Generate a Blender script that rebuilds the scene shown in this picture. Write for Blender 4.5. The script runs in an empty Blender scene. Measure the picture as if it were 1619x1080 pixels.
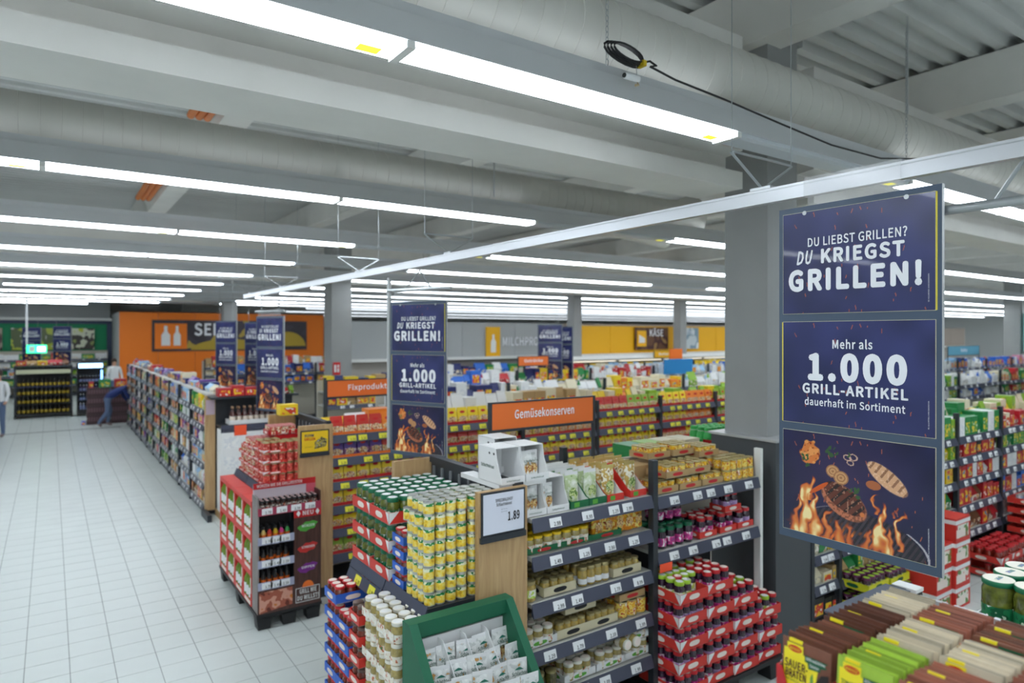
import bpy, bmesh, math, random
import numpy as np
from mathutils import Vector, Matrix

SC = bpy.context.scene
COL = SC.collection
rnd = random.Random(11)
PI = math.pi

# ------------------------------------------------------------------ camera, world, exposure
cam_d = bpy.data.cameras.new('camera'); cam = bpy.data.objects.new('camera', cam_d); COL.objects.link(cam)
cam.location = (0, 0, 2.7)
cam.rotation_euler = (math.radians(90), 0, math.radians(-34.8))
cam_d.sensor_width = 36.0; cam_d.lens = 1050 / 1619 * 36
cam_d.shift_y = -12 / 1619
cam_d.clip_start = 0.05; cam_d.clip_end = 200
cam_d.dof.use_dof = True; cam_d.dof.focus_distance = 2.6; cam_d.dof.aperture_fstop = 2.2
SC.camera = cam
w = bpy.data.worlds.new('world'); SC.world = w; w.use_nodes = True
w.node_tree.nodes['Background'].inputs[0].default_value = (0.8, 0.9, 1, 1)
w.node_tree.nodes['Background'].inputs[1].default_value = 0.3
SC.view_settings.view_transform = 'Standard'; SC.view_settings.look = 'None'
SC.view_settings.gamma = 1; SC.view_settings.use_curve_mapping = False
SC.view_settings.exposure = 0.34
SC.cycles.max_bounces = 8; SC.cycles.diffuse_bounces = 5; SC.cycles.glossy_bounces = 3; SC.cycles.transparent_max_bounces = 6
LAMP = 12.5          # radiance of the fluorescent diffusers

# ------------------------------------------------------------------ materials
def lin(c):
    if isinstance(c, str):
        c = c.lstrip('#'); c = [int(c[i:i+2], 16) / 255 for i in (0, 2, 4)]
    return tuple(((x / 12.92) if x <= 0.04045 else ((x + 0.055) / 1.055) ** 2.4) for x in c)
MATS = {}
def M(key, col='#808080', rough=0.5, metal=0.0, spec=0.5, var=0.0, vscale=8, emit=0, trans=0, alpha=1, bump=0, coat=0, stretch=None):
    """plain procedural material; var = brightness mottling by noise, bump = fine relief"""
    if key in MATS: return MATS[key]
    m = bpy.data.materials.new(key); m.use_nodes = True; nt = m.node_tree; b = nt.nodes['Principled BSDF']
    c = lin(col)
    b.inputs['Base Color'].default_value = (*c, 1); b.inputs['Roughness'].default_value = rough
    b.inputs['Metallic'].default_value = metal; b.inputs['Specular IOR Level'].default_value = spec
    b.inputs['Transmission Weight'].default_value = trans; b.inputs['Alpha'].default_value = alpha
    b.inputs['Coat Weight'].default_value = coat
    if emit:
        b.inputs['Emission Color'].default_value = (*c, 1); b.inputs['Emission Strength'].default_value = emit
    if var or bump:
        tc = nt.nodes.new('ShaderNodeTexCoord'); no = nt.nodes.new('ShaderNodeTexNoise')
        no.inputs['Scale'].default_value = vscale; no.inputs['Detail'].default_value = 5
        src = tc.outputs['Object']
        if stretch:
            mp = nt.nodes.new('ShaderNodeMapping'); mp.inputs['Scale'].default_value = stretch
            nt.links.new(src, mp.inputs[0]); src = mp.outputs[0]
        nt.links.new(src, no.inputs['Vector'])
        if var:
            r = nt.nodes.new('ShaderNodeValToRGB')
            r.color_ramp.elements[0].position = 0.3; r.color_ramp.elements[1].position = 0.7
            r.color_ramp.elements[0].color = (*[x * (1 - var) for x in c], 1)
            r.color_ramp.elements[1].color = (*[min(1, x * (1 + var)) for x in c], 1)
            nt.links.new(no.outputs[0], r.inputs[0]); nt.links.new(r.outputs[0], b.inputs['Base Color'])
        if bump:
            bp = nt.nodes.new('ShaderNodeBump'); bp.inputs['Strength'].default_value = bump; bp.inputs['Distance'].default_value = 0.01
            nt.links.new(no.outputs[0], bp.inputs['Height']); nt.links.new(bp.outputs[0], b.inputs['Normal'])
    MATS[key] = m; return m
def PRINT(key, cols, scale=25, rough=0.35, stops=None, seed=0.0, coat=0):
    """printed packaging: patches of several inks"""
    if key in MATS: return MATS[key]
    m = bpy.data.materials.new(key); m.use_nodes = True; nt = m.node_tree; b = nt.nodes['Principled BSDF']
    b.inputs['Roughness'].default_value = rough; b.inputs['Coat Weight'].default_value = coat
    tc = nt.nodes.new('ShaderNodeTexCoord'); oi = nt.nodes.new('ShaderNodeObjectInfo')
    ad = nt.nodes.new('ShaderNodeVectorMath'); ad.operation = 'ADD'
    no = nt.nodes.new('ShaderNodeTexNoise'); no.inputs['Scale'].default_value = scale; no.inputs['Detail'].default_value = 1.5
    r = nt.nodes.new('ShaderNodeValToRGB'); r.color_ramp.interpolation = 'CONSTANT'
    n = len(cols); st = stops or [0.0] + [0.36 + 0.3 * (i - 1) / max(1, n - 2) for i in range(1, n)]
    while len(r.color_ramp.elements) < n: r.color_ramp.elements.new(0.5)
    for i, c in enumerate(cols):
        r.color_ramp.elements[i].position = st[i]; r.color_ramp.elements[i].color = (*lin(c), 1)
    nt.links.new(tc.outputs['Object'], ad.inputs[0]); nt.links.new(oi.outputs['Random'], ad.inputs[1])
    nt.links.new(ad.outputs[0], no.inputs['Vector']); nt.links.new(no.outputs[0], r.inputs[0]); nt.links.new(r.outputs[0], b.inputs['Base Color'])
    MATS[key] = m; return m
def WOOD(key, c1, c2):
    if key in MATS: return MATS[key]
    m = bpy.data.materials.new(key); m.use_nodes = True; nt = m.node_tree; b = nt.nodes['Principled BSDF']
    b.inputs['Roughness'].default_value = 0.45
    tc = nt.nodes.new('ShaderNodeTexCoord'); mp = nt.nodes.new('ShaderNodeMapping'); mp.inputs['Scale'].default_value = (14, 14, 1.2)
    no = nt.nodes.new('ShaderNodeTexNoise'); no.inputs['Scale'].default_value = 2.2; no.inputs['Detail'].default_value = 7; no.inputs['Distortion'].default_value = 1.0
    r = nt.nodes.new('ShaderNodeValToRGB'); r.color_ramp.elements[0].color = (*lin(c1), 1); r.color_ramp.elements[1].color = (*lin(c2), 1)
    r.color_ramp.elements[0].position = 0.3; r.color_ramp.elements[1].position = 0.7
    nt.links.new(tc.outputs['Object'], mp.inputs[0]); nt.links.new(mp.outputs[0], no.inputs['Vector']); nt.links.new(no.outputs[0], r.inputs[0]); nt.links.new(r.outputs[0], b.inputs['Base Color'])
    MATS[key] = m; return m
def ATTR(key, rough=0.25, coat=0.3):
    if key in MATS: return MATS[key]
    m = bpy.data.materials.new(key); m.use_nodes = True; nt = m.node_tree; b = nt.nodes['Principled BSDF']
    a = nt.nodes.new('ShaderNodeAttribute'); a.attribute_name = 'ink'
    nt.links.new(a.outputs['Color'], b.inputs['Base Color']); b.inputs['Roughness'].default_value = rough; b.inputs['Coat Weight'].default_value = coat
    MATS[key] = m; return m

# ------------------------------------------------------------------ mesh builder
class MB:
    def __init__(s): s.v = []; s.f = []; s.m = []; s.mats = []
    def mi(s, m):
        if m not in s.mats: s.mats.append(m)
        return s.mats.index(m)
    def add(s, vs, fs, m):
        o = len(s.v); s.v += [tuple(p) for p in vs]; k = s.mi(m)
        for f in fs: s.f.append([o + i for i in f]); s.m.append(k)
        return s
    def box(s, x0, x1, y0, y1, z0, z1, m, faces='xXyYzZ'):
        vs = [(x0,y0,z0),(x1,y0,z0),(x1,y1,z0),(x0,y1,z0),(x0,y0,z1),(x1,y0,z1),(x1,y1,z1),(x0,y1,z1)]
        F = {'z':(0,3,2,1),'Z':(4,5,6,7),'y':(0,1,5,4),'Y':(2,3,7,6),'x':(0,4,7,3),'X':(1,2,6,5)}
        return s.add(vs, [F[k] for k in faces], m)
    def quad(s, a, b, c, d, m): return s.add([a, b, c, d], [(0, 1, 2, 3)], m)
    def poly(s, pts, m): return s.add(pts, [tuple(range(len(pts)))], m)
    def lathe(s, prof, m, n=14, c=(0, 0, 0), caps=True, axis='z', ms=None):
        """prof: list of (r, z); ms: material per segment"""
        vs = []
        for r, z in prof:
            for i in range(n):
                a = 2 * PI * i / n
                p = (r * math.cos(a), r * math.sin(a), z)
                if axis == 'x': p = (p[2], p[0], p[1])
                elif axis == 'y': p = (p[1], p[2], p[0])
                vs.append((p[0] + c[0], p[1] + c[1], p[2] + c[2]))
        for k in range(len(prof) - 1):
            fs = [(k*n+i, k*n+(i+1) % n, (k+1)*n+(i+1) % n, (k+1)*n+i) for i in range(n)]
            if k == 0: s.add(vs, fs, (ms[k] if ms else m)); o = len(s.v) - len(vs)
            else:
                kk = s.mi(ms[k] if ms else m)
                for f in fs: s.f.append([o + i for i in f]); s.m.append(kk)
        if caps:
            L = len(prof) - 1
            s.f.append([o + i for i in reversed(range(n))]); s.m.append(s.mi(ms[0] if ms else m))
            s.f.append([o + L*n + i for i in range(n)]); s.m.append(s.mi(ms[-1] if ms else m))
        return s
    def tube(s, pts, r, m, n=8, closed=False):
        P = [Vector(p) for p in pts]; rings = []; up = Vector((0, 0, 1))
        for i, p in enumerate(P):
            a = P[i-1] if (i or closed) else P[0]; b = P[(i+1) % len(P)] if (i < len(P)-1 or closed) else P[-1]
            t = (b - a).normalized(); u = up if abs(t.dot(up)) < 0.95 else Vector((1, 0, 0))
            e1 = t.cross(u).normalized(); e2 = t.cross(e1).normalized()
            rings.append([p + (e1 * math.cos(2*PI*j/n) + e2 * math.sin(2*PI*j/n)) * r for j in range(n)])
        vs = [v for q in rings for v in q]; fs = []; L = len(P)
        for i in range(L if closed else L - 1):
            k = (i + 1) % L
            for j in range(n): fs.append((i*n+j, k*n+j, k*n+(j+1) % n, i*n+(j+1) % n))
        if not closed: fs += [tuple(range(n)), tuple(reversed(range((L-1)*n, L*n)))]
        return s.add(vs, fs, m)
    def prism(s, pts, axis, a, b, m):
        """extrude 2D outline along axis between a and b"""
        def P(u, v, t): return {'x': (t, u, v), 'y': (u, t, v), 'z': (u, v, t)}[axis]
        n = len(pts); vs = [P(u, v, a) for u, v in pts] + [P(u, v, b) for u, v in pts]
        fs = [tuple(range(n)), tuple(reversed(range(n, 2*n)))] + [(i, n+i, n+(i+1) % n, (i+1) % n) for i in range(n)]
        return s.add(vs, fs, m)
    def join(s, me, mat4=None, m=None):
        """append another mesh (verts transformed)"""
        vs = [(mat4 @ v.co) if mat4 else v.co.copy() for v in me.vertices]
        o = len(s.v); s.v += [tuple(p) for p in vs]
        for p in me.polygons:
            s.f.append([o + i for i in p.vertices]); s.m.append(s.mi(m or me.materials[p.material_index]))
        return s
    def mesh(s, name, smooth=0):
        me = bpy.data.meshes.new(name); me.from_pydata(s.v, [], s.f)
        for m in s.mats: me.materials.append(m)
        me.polygons.foreach_set('material_index', s.m)
        if s.fixn: bm = bmesh.new(); bm.from_mesh(me); bmesh.ops.recalc_face_normals(bm, faces=bm.faces); bm.to_mesh(me); bm.free()
        if smooth:
            me.polygons.foreach_set('use_smooth', [True] * len(me.polygons)); me.set_sharp_from_angle(angle=math.radians(smooth))
        me.update(); return me
    fixn = True

def O(name, me, parent=None, loc=(0, 0, 0), rz=0, rot=None, label=None, cat=None, group=None, kind=None):
    if isinstance(me, MB): me = me.mesh(name)
    o = bpy.data.objects.new(name, me); COL.objects.link(o)
    o.location = loc; o.rotation_euler = rot or (0, 0, rz)
    if parent is not None: o.parent = parent
    if label: o['label'] = label
    if cat: o['category'] = cat
    if group: o['group'] = group
    if kind: o['kind'] = kind
    return o
def T(name, loc, label, cat, rz=0, group=None, rot=None): return O(name, None, None, loc, rz, rot, label, cat, group)
class Proto:
    """a thing: root mesh with part meshes; put() makes one individual"""
    def __init__(s, name, root, parts=(), cat=None): s.name = name; s.root = root; s.parts = list(parts); s.cat = cat
    def put(s, loc, label, group=None, rz=0, rot=None, cat=None):
        o = O(s.name, s.root, None, loc, rz, rot, label, cat or s.cat, group)
        for nm, me in s.parts: O(nm, me, o)
        return o

UI_FONT = None
try:        # a typeface that ships inside Blender; falls back to the built-in one
    import os
    UI_FONT = bpy.data.fonts.load(os.path.join(bpy.utils.resource_path('LOCAL'), 'datafiles', 'fonts', 'Noto Sans CJK Regular.woff2'))
except Exception: UI_FONT = None
def text_mesh(txt, width, mat, height=None, bold=0.012, shear=0.0, align='C', depth=0.0):
    """flat lettering in the x-z plane facing -y, centred at x=0 (or left), baseline at z=0; cap height = height"""
    cu = bpy.data.curves.new('lettering', 'FONT'); cu.body = txt; cu.size = 0.7 / 0.257 if UI_FONT else 1.0; cu.shear = shear; cu.resolution_u = 5 if (width or 0) > .3 else 2; cu.space_character = 1 + bold * 1.6
    if UI_FONT: cu.font = UI_FONT
    ob = bpy.data.objects.new('lettering', cu); me = bpy.data.meshes.new_from_object(ob)
    bpy.data.objects.remove(ob); bpy.data.curves.remove(cu)
    if bold > 0:        # embolden: the outline laid down again around itself
        b2 = MB(); b2.fixn = False; me.materials.append(mat); b2.join(me)
        nb = 8 if bold >= .02 else 4
        for a in range(nb): b2.join(me, Matrix.Translation((bold * .95 * math.cos(a*2*PI/nb), bold * .95 * math.sin(a*2*PI/nb), -(a + 1))))
        old = me; me = b2.mesh('lettering'); bpy.data.meshes.remove(old)
    n = len(me.vertices); co = np.empty(n * 3, np.float32); me.vertices.foreach_get('co', co); co = co.reshape(-1, 3)
    x0, x1 = co[:, 0].min(), co[:, 0].max(); caph = 0.70
    if width is None: sx = height / caph
    else: sx = width / (x1 - x0)
    sz = (height / caph) if height else sx
    X = (co[:, 0] - ((x0 + x1) / 2 if align == 'C' else x0 if align == 'L' else x1)) * sx
    eps = max(.00012, .0016 * sz * caph); out = np.stack([X, -depth - co[:, 2] * eps - 9 * eps * (bold > 0), co[:, 1] * sz], 1).astype(np.float32)
    me.vertices.foreach_set('co', out.ravel()); me.materials.clear(); me.materials.append(mat); me.update()
    return me
# ------------------------------------------------------------------ structure
c_conc = M('concrete', '#e4e3de', 0.85, var=0.06, vscale=1.5, bump=0.15)
c_conc2 = M('concrete_column', '#9b9d9c', 0.8, var=0.05, vscale=2)
c_deck = M('metal_deck', '#d6d8d6', 0.55, metal=0.1, var=0.06, vscale=1)
c_tile = M('floor_tile', '#c9d0cd', 0.32, var=0.045, vscale=2.2)
c_grout = M('grout', '#868d8c', 0.8)
c_dark = M('anthracite_metal', '#34393f', 0.45, metal=0.2)
c_dark2 = M('anthracite_rail', '#45495a', 0.4)
c_black = M('black_plastic', '#1c1d20', 0.5)
c_white = M('white_paint', '#e6e7e4', 0.5)
c_grey = M('grey_paint', '#9a9ea0', 0.6)
c_lgrey = M('light_grey_metal', '#c4c7c8', 0.35, metal=0.3)
c_alu = M('aluminium', '#c9ccd0', 0.3, metal=0.6)
c_zinc = M('galvanised_steel', '#b4b9bb', 0.35, metal=0.8)
c_paper = M('white_paper', '#eef0f2', 0.6)
c_ink = M('black_ink', '#15161c', 0.6)

# floor: tiles set in grout; the 300 that show largest are single pieces
TS = 0.301
fl = O('floor', MB().box(-12, 60, -7, 62, -0.2, -0.004, c_grout), kind='structure')
tile_me = MB().prism([(0.003, 0.003), (TS-0.003, 0.003), (TS-0.003, TS-0.003), (0.003, TS-0.003)], 'z', -0.003, 0.0, c_tile).mesh('tile')
gx0, gy0 = -0.172 - TS * 39, -6.9
CELLS = []; NEAR = []
for i in range(0, 239):
    for j in range(0, 228):
        x = gx0 + i * TS; y = gy0 + j * TS
        (NEAR if (-1.9 < x < 1.35 and 2.2 < y < 12 and (x > 0.066 * y - 2.2)) else CELLS).append((x, y, 0.571 * x + 0.821 * y))
NEAR.sort(key=lambda q: q[2]); CELLS += NEAR[300:]; NEAR = NEAR[:300]
for x, y, d in NEAR: O('tile', tile_me, fl, (x, y, 0))
A = np.array([(x, y) for x, y, d in CELLS]); q = np.array([(.003, .003), (TS-.003, .003), (TS-.003, TS-.003), (.003, TS-.003)])
V = np.zeros((len(A), 8, 3)); V[:, :4, :2] = V[:, 4:, :2] = A[:, None] + q[None]; V[:, :4, 2] = -.003
F = np.array([(4, 5, 6, 7), (0, 1, 5, 4), (1, 2, 6, 5), (2, 3, 7, 6), (3, 0, 4, 7)])[None] + (np.arange(len(A)) * 8)[:, None, None]
me = bpy.data.meshes.new('tiles'); nv, nf = len(A) * 8, len(A) * 5
me.vertices.add(nv); me.vertices.foreach_set('co', V.astype(np.float32).ravel()); me.loops.add(nf * 4); me.loops.foreach_set('vertex_index', F.astype(np.int32).ravel())
me.polygons.add(nf); me.polygons.foreach_set('loop_start', np.arange(nf, dtype=np.int32) * 4); me.polygons.foreach_set('use_smooth', np.zeros(nf, dtype=bool)); me.update(calc_edges=True); me.materials.append(c_tile)
O('tile', me, fl, kind='stuff')
O('trim_1', MB().box(-12, 1.7, 22.3, 22.42, -0.003, 0.002, M('floor_joint', '#6d7374', 0.6)), kind='structure')

# ceiling deck with trapezoid ribs along x, purlins along y, main beams along x
ZD = 5.7
prof = []; y = -7.0
while y < 62: prof += [(y, ZD), (y+0.09, ZD), (y+0.12, ZD+0.09), (y+0.22, ZD+0.09)]; y += 0.25
mb = MB(); mb.fixn = False
for (a, za), (b, zb) in zip(prof[:-1], prof[1:]): mb.quad((-12, a, za), (-12, b, zb), (60, b, zb), (60, a, za), c_deck)
mb.box(-12, 60, -7, 62, ZD+0.3, ZD+0.4, c_deck)
O('ceiling', mb, kind='structure')
def beam(name, y, x0, x1):
    p = [(-.24, 3.92), (.24, 3.92), (.24, 4.06), (.07, 4.08), (.07, 4.22), (.24, 4.24), (.24, 5.2), (-.24, 5.2), (-.24, 4.24), (-.07, 4.22), (-.07, 4.08), (-.24, 4.06)]
    O(name, MB().prism([(y+u, v) for u, v in p], 'x', x0, x1, c_conc), kind='structure')
for y in (3.72, 15.7, 27.7, 39.7, 51.7):
    beam('beam', y, -12, 4.78); beam('beam', y, 5.85, 59.9)
for k in range(-4, 17):
    x = 1.8 + 3.3 * k
    O('beam', MB().prism([(x-.16, 5.2), (x+.16, 5.2), (x+.22, 5.68), (x-.22, 5.68)], 'y', -7, 61.9, c_conc), kind='structure')
def column(x, y, a, zt, clad=None):
    O('column', MB().box(x-a/2, x+a/2, y-a/2, y+a/2, 0, zt, c_conc2).box(x-a*.7, x+a*.7, y-a/2, y+a/2, zt-.3, zt, c_conc2), kind='structure')
column(5.29, 3.66, 0.44, 5.6)
O('trim_2', MB().box(4.98, 5.51, 3.30, 3.96, 0, 1.79, M('column_cladding', '#4b4f53', 0.5)).box(4.96, 5.53, 3.28, 3.98, 1.79, 1.81, c_lgrey), kind='structure')
column(5.75, 15.7, 0.5, 5.2); column(14.35, 17.0, 0.34, 5.2); column(19.55, 17.0, 0.34, 5.2); column(34.3, 11.2, 0.6, 5.2); column(5.75, 27.7, .5, 5.2)

# walls
g_wall = M('wall_grey', '#b4b8b8', 0.8, var=0.03, vscale=1); g_or = M('wall_orange_paint', '#f07d14', 0.6); g_ye = M('wall_yellow_paint', '#f3b60d', 0.6)
g_gr = M('wall_green_paint', '#0f9460', 0.6); g_li = M('wall_light', '#d2d4d2', 0.8)
O('wall_back', MB().box(-12, 60, 62, 62.2, 0, 5.9, g_li), kind='structure')
O('wall_left', MB().box(-12.2, -12, -7, 62, 0, 5.9, g_li), kind='structure')
O('wall_right', MB().box(60, 60.2, -7, 62, 0, 5.9, g_li), kind='structure')
O('wall_front', MB().box(-12, 60, -7.2, -7, 0, 5.9, g_li), kind='structure')
# orange feature wall: boards with recessed joints
ow = O('wall_orange', MB().box(2.35, 11.0, 32.06, 37, 0, 3.62, g_wall), kind='structure')
for k in range(6):
    x0 = 2.35 + k * 8.65 / 6
    O('panel', MB().box(x0+.006, x0+8.65/6-.006, 32.0, 32.06, 0, 3.62, g_or), ow)
gw = O('wall_green', MB().box(-12, 2.3, 36.06, 36.3, 0, 3.15, g_gr).box(-12, 2.3, 36.3, 36.4, 3.15, 5.7, g_wall), kind='structure')
for k in range(8): O('panel', MB().box(-12+k*1.785, -12+(k+1)*1.785-.01, 36.0, 36.06, 0, 3.15, g_gr), gw)
O('trim_3', MB().box(-12, 2.34, 35.9, 36.0, 3.15, 3.3, M('frame_blue_grey', '#46526b', .6)).box(2.14, 2.34, 35.9, 36.0, 0, 3.15, M('frame_blue_grey')), kind='structure')
O('trim_4', MB().box(-12, 2.34, 35.6, 36.0, 3.3, 3.42, c_white), kind='structure')
# partition with grey, then yellow fascia; the hall goes on beyond it
pw = O('wall_partition', MB().box(6.4, 46, 17.56, 17.8, 0, 3.05, M('partition', '#a59f98', .8)), kind='structure')
for k in range(4): O('panel', MB().box(6.4+k*1.96, 6.4+(k+1)*1.96-.01, 17.5, 17.56, 2.0, 3.05, M('panel_grey', '#aeb2b3', .7)), pw)
for k in range(9): O('panel', MB().box(14.5+k*1.95, 14.5+(k+1)*1.95-.015, 17.5, 17.56, 2.0, 2.98, g_ye), pw)
for k in range(7): O('panel', MB().box(32.1+k*1.95, 32.1+(k+1)*1.95-.015, 17.5, 17.56, 1.9, 3.0, M('panel_taupe', '#a3968b', .7)), pw)
O('trim_5', MB().box(6.4, 46, 17.3, 17.5, 1.92, 2.0, c_white), kind='structure')
m_or = M('sign_orange', '#e5712c', .5)

# ------------------------------------------------------------------ ceiling light rows
m_lamp = M('lamp_diffuser', '#eff7ff', 0.4, emit=LAMP); m_off = M('lamp_off', '#c9d0d6', 0.3)
m_hous = M('lamp_housing', '#d9dcdf', 0.4, metal=0.15); m_stick = M('yellow_sticker_backglow', '#e8e04a', .6, emit=.8)  # sticker emission stands in for lamp light passing through it
FL = 2.25
def fixture(lit):
    h = MB().prism([(-.105, 3.955), (-.065, 4.09), (.065, 4.09), (.105, 3.955), (.098, 3.955), (.06, 4.07), (-.06, 4.07), (-.098, 3.955)], 'x', 0, FL, m_hous)
    h.box(0, FL, -.035, .035, 4.09, 4.15, m_hous)
    d = MB().prism([(-.096, 3.972), (-.088, 3.937), (-.065, 3.925), (.065, 3.925), (.088, 3.937), (.096, 3.972)], 'x', .022, FL-.02, m_lamp if lit else m_off)
    r = MB().box(.0, .021, -.096, .096, 3.925, 3.985, c_white); r2 = MB().box(FL-.019, FL, -.096, .096, 3.925, 3.985, c_white)
    s = MB().box(FL-.2, FL-.1, -.02, .045, 3.922, 3.9245, m_stick); u = MB(); u.fixn = False; u.quad((.05, -.03, 4.1502), (FL-.05, -.03, 4.1502), (FL-.05, .03, 4.1502), (.05, .03, 4.1502), M('added_uplight_glow', '#eff7ff', .4, emit=LAMP*.12))  # upward glow quad added on the housing top to brighten the ceiling
    return h.mesh('lamp_housing'), d.mesh('diffuser'), r.mesh('end_cap'), s.mesh('sticker'), r2.mesh('end_cap'), u.mesh('added_uplight')
LIT = fixture(True); OFF = fixture(False)
def dimmed(mesh, strength):     # rear strips set weaker so their blur does not merge into white
    c = mesh.copy(); c.materials[0] = M('lamp_diffuser_%g' % strength, '#eff7ff', .4, emit=strength); return c
DIMD = {s: dimmed(LIT[1], s) for s in (10.0, 11.0, 6.5, 4.5, 3.0, 2.0)}
def diffuser_for(x, y):
    if y < 13: return LIT[1]
    if x < 7: return DIMD[11.0]
    return DIMD[10.0] if y < 17 else DIMD[6.5] if y < 19 else DIMD[4.5] if y < 22 else DIMD[3.0] if y < 30 else DIMD[2.0]
ROWS = [-5.9, -3.0, -0.1, 2.68, 6.02, 9.0, 11.9, 14.85, 17.8, 20.75, 23.7, 26.6, 29.5, 32.4, 37.5, 44, 52]
ORD = ['first', 'second', 'third', 'fourth', 'fifth', 'sixth', 'seventh', 'eighth', 'ninth', 'tenth', 'eleventh', 'twelfth', 'thirteenth', 'fourteenth', 'fifteenth']
ORD += ['sixteenth', 'seventeenth', 'eighteenth']
def nth(k):
    s = 'left' if k < 1 else 'right'; n = 1 - k if k < 1 else k - 1
    return '%s to the %s of the unlit strip' % (ORD[min(n, 17)] if k != 1 else 'directly', s)
FAR = MB(); FAR.fixn = False
for ri, y in enumerate(ROWS):
    for k in range(-4, 25):
        x = (1.27 if ri != 4 else -.05 + FL) + FL * k; d = .571 * x + .821 * y; l = .821 * x - .571 * y
        if ri < 3 and x > 9: continue
        if ri >= 3 and d > 3 and abs(l) / d > .95 and not (ri < 8 and x < 12): continue
        if y > 35.6 and x < 10: continue
        if y > 31 and 1.5 < x + FL and x < 10: continue
        off = k == 1 or (ri == 6 and k in (5, 10)) or (ri == 5 and k == 8)
        A = OFF if off else LIT
        if ri < 3: lab = 'glowing fluorescent ceiling strip behind the viewer'; grp = 'ceiling strips behind the viewer'
        elif off: lab = 'unlit grey ceiling strip in the %s light row%s' % (ORD[ri-3], '' if k == 1 else ', %s right of the column line' % ORD[k-2]); grp = 'unlit ceiling strips'
        elif ri < 12: lab = 'glowing ceiling strip in the %s light row, %s' % (ORD[ri-3], nth(k)); grp = 'ceiling light strips, row %d' % (ri - 2)
        else: lab = 'thin distant glowing ceiling strip in the %s light row' % ORD[ri-3]; grp = 'distant ceiling strips, row %d' % (ri - 2)
        if ri > 12:
            if not off: FAR.join(A[0], Matrix.Translation((x, y, 0))).join(diffuser_for(x, y), Matrix.Translation((x, y, 0)))
            continue
        o = T('ceiling_light', (x, y, 0), lab, 'ceiling light', group=grp)
        O('lamp_housing', A[0], o); O('diffuser', A[1] if off else diffuser_for(x, y), o)
        if not off: O('added_uplight', A[5], o)
        if ri < 6: O('end_cap', A[2], o); O('end_cap', A[4], o)
        if ri in (3, 4, 5) and -3 < x < 8: O('sticker', A[3], o)

O('ceiling_light', FAR, label='many thin distant glowing light strips under the far ceiling', cat='ceiling light', kind='stuff')
# ------------------------------------------------------------------ ventilation ducts (spiral seams as raised hoops)
m_duct = M('duct_paint', '#d2d1ca', 0.6, var=0.05, vscale=1.2)
def duct(y, z, r, x0, x1, label, seams=True):
    t = T('ventilation_duct', (0, y, z), label, 'duct')
    O('duct_pipe', MB().lathe([(r, x0), (r, x1)], m_duct, 40, axis='x').mesh('duct_pipe', 40), t)
    if seams:
        mb = MB(); x = x0 + .1
        while x < x1:
            mb.lathe([(r-.002, x), (r+.004, x+.006), (r-.002, x+.012)], m_duct, 32, axis='x', caps=False); x += .135
        O('spiral_seam', mb, t)
duct(2.92, 4.42, .235, -6, 9.5, 'large pale round ventilation duct above the nearest light row')
duct(6.35, 4.335, .225, -8, 7.0, 'grey round ventilation duct above the second light row')
duct(12.3, 4.45, .2, 6.4, 30, 'pale round ventilation duct running behind the first column', False)
t = T('duct_elbow', (7.0, 6.35, 4.335), 'pale ventilation duct bend with wide round outlet beside the column', 'duct')
O('bend', MB().lathe([(.225, 0), (.25, .25), (.32, .42), (.33, .47)], m_duct, 28, axis='x').mesh('bend', 40), t)
O('outlet', MB().tube([(-1.1, .6, -.1), (-.2, .5, -.12), (.5, .45, -.2)], .17, m_duct, 20).mesh('outlet', 40), t)
# orange pipe bundles beside a purlin
for yy, a in ((6.9, 1.7), (12.7, 1.7)):
    t = T('orange_conduit', (1.36, yy, 5.28), 'orange ribbed conduit bundle beside the concrete cross beam, %s' % ('nearer one' if yy < 8 else 'farther one'), 'conduit')
    for j in range(3): O('pipe', MB().tube([(j*.09, 0, 0), (j*.09, a, 0)], .045, M('orange_pipe', '#d9792c', .5), 10), t)

# ------------------------------------------------------------------ hanging rail
t = T('hanging_rail', (2.58, 0, 3.27), 'long white metal ceiling rail carrying the grill signs', 'rail')
O('rail_bar', MB().box(-.018, .018, .2, 11.3, 0, .063, c_alu).box(-.02, .02, .2, 11.3, .05, .054, c_zinc), t)
def hanger(y, n):
    t = T('wire_hanger', (2.58, y, 3.333), 'triangular zinc wire hanger on the white rail, %s' % n, 'hanger')
    O('triangle', MB().tube([(0, 0, .005), (-.22, 0, .135), (-.2, 0, .14), (.2, 0, .14), (.22, 0, .135)], .006, c_zinc, 8, closed=True), t)
    O('clip', MB().box(-.02, .02, -.05, .05, 0, .012, c_zinc), t)
    for s in (-1, 1): O('suspension_wire', MB().tube([(s*.215, 0, .14), (s*.215, 0, 1.9)], .0022, c_zinc, 5), t)
for y, n in ((1.775, 'the one beside the large near sign'), (4.58, 'second from the large near sign'), (6.45, 'third from the large near sign'), (9.2, 'second from the far rail end'), (10.9, 'at the far rail end')): hanger(y, n)
t = T('sign_tube', (2.62, .62, 3.14), 'round zinc tube hung from the rail beside the large sign', 'tube')
O('tube', MB().tube([(0, -.45, 0), (0, .46, 0)], .017, c_zinc, 12).mesh('tube', 40), t)
for s in (-1, 1): O('strut', MB().tube([(0, .2 + s*.09, .01), (-.03, .2, .125)], .007, c_zinc, 6), t)

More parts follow.
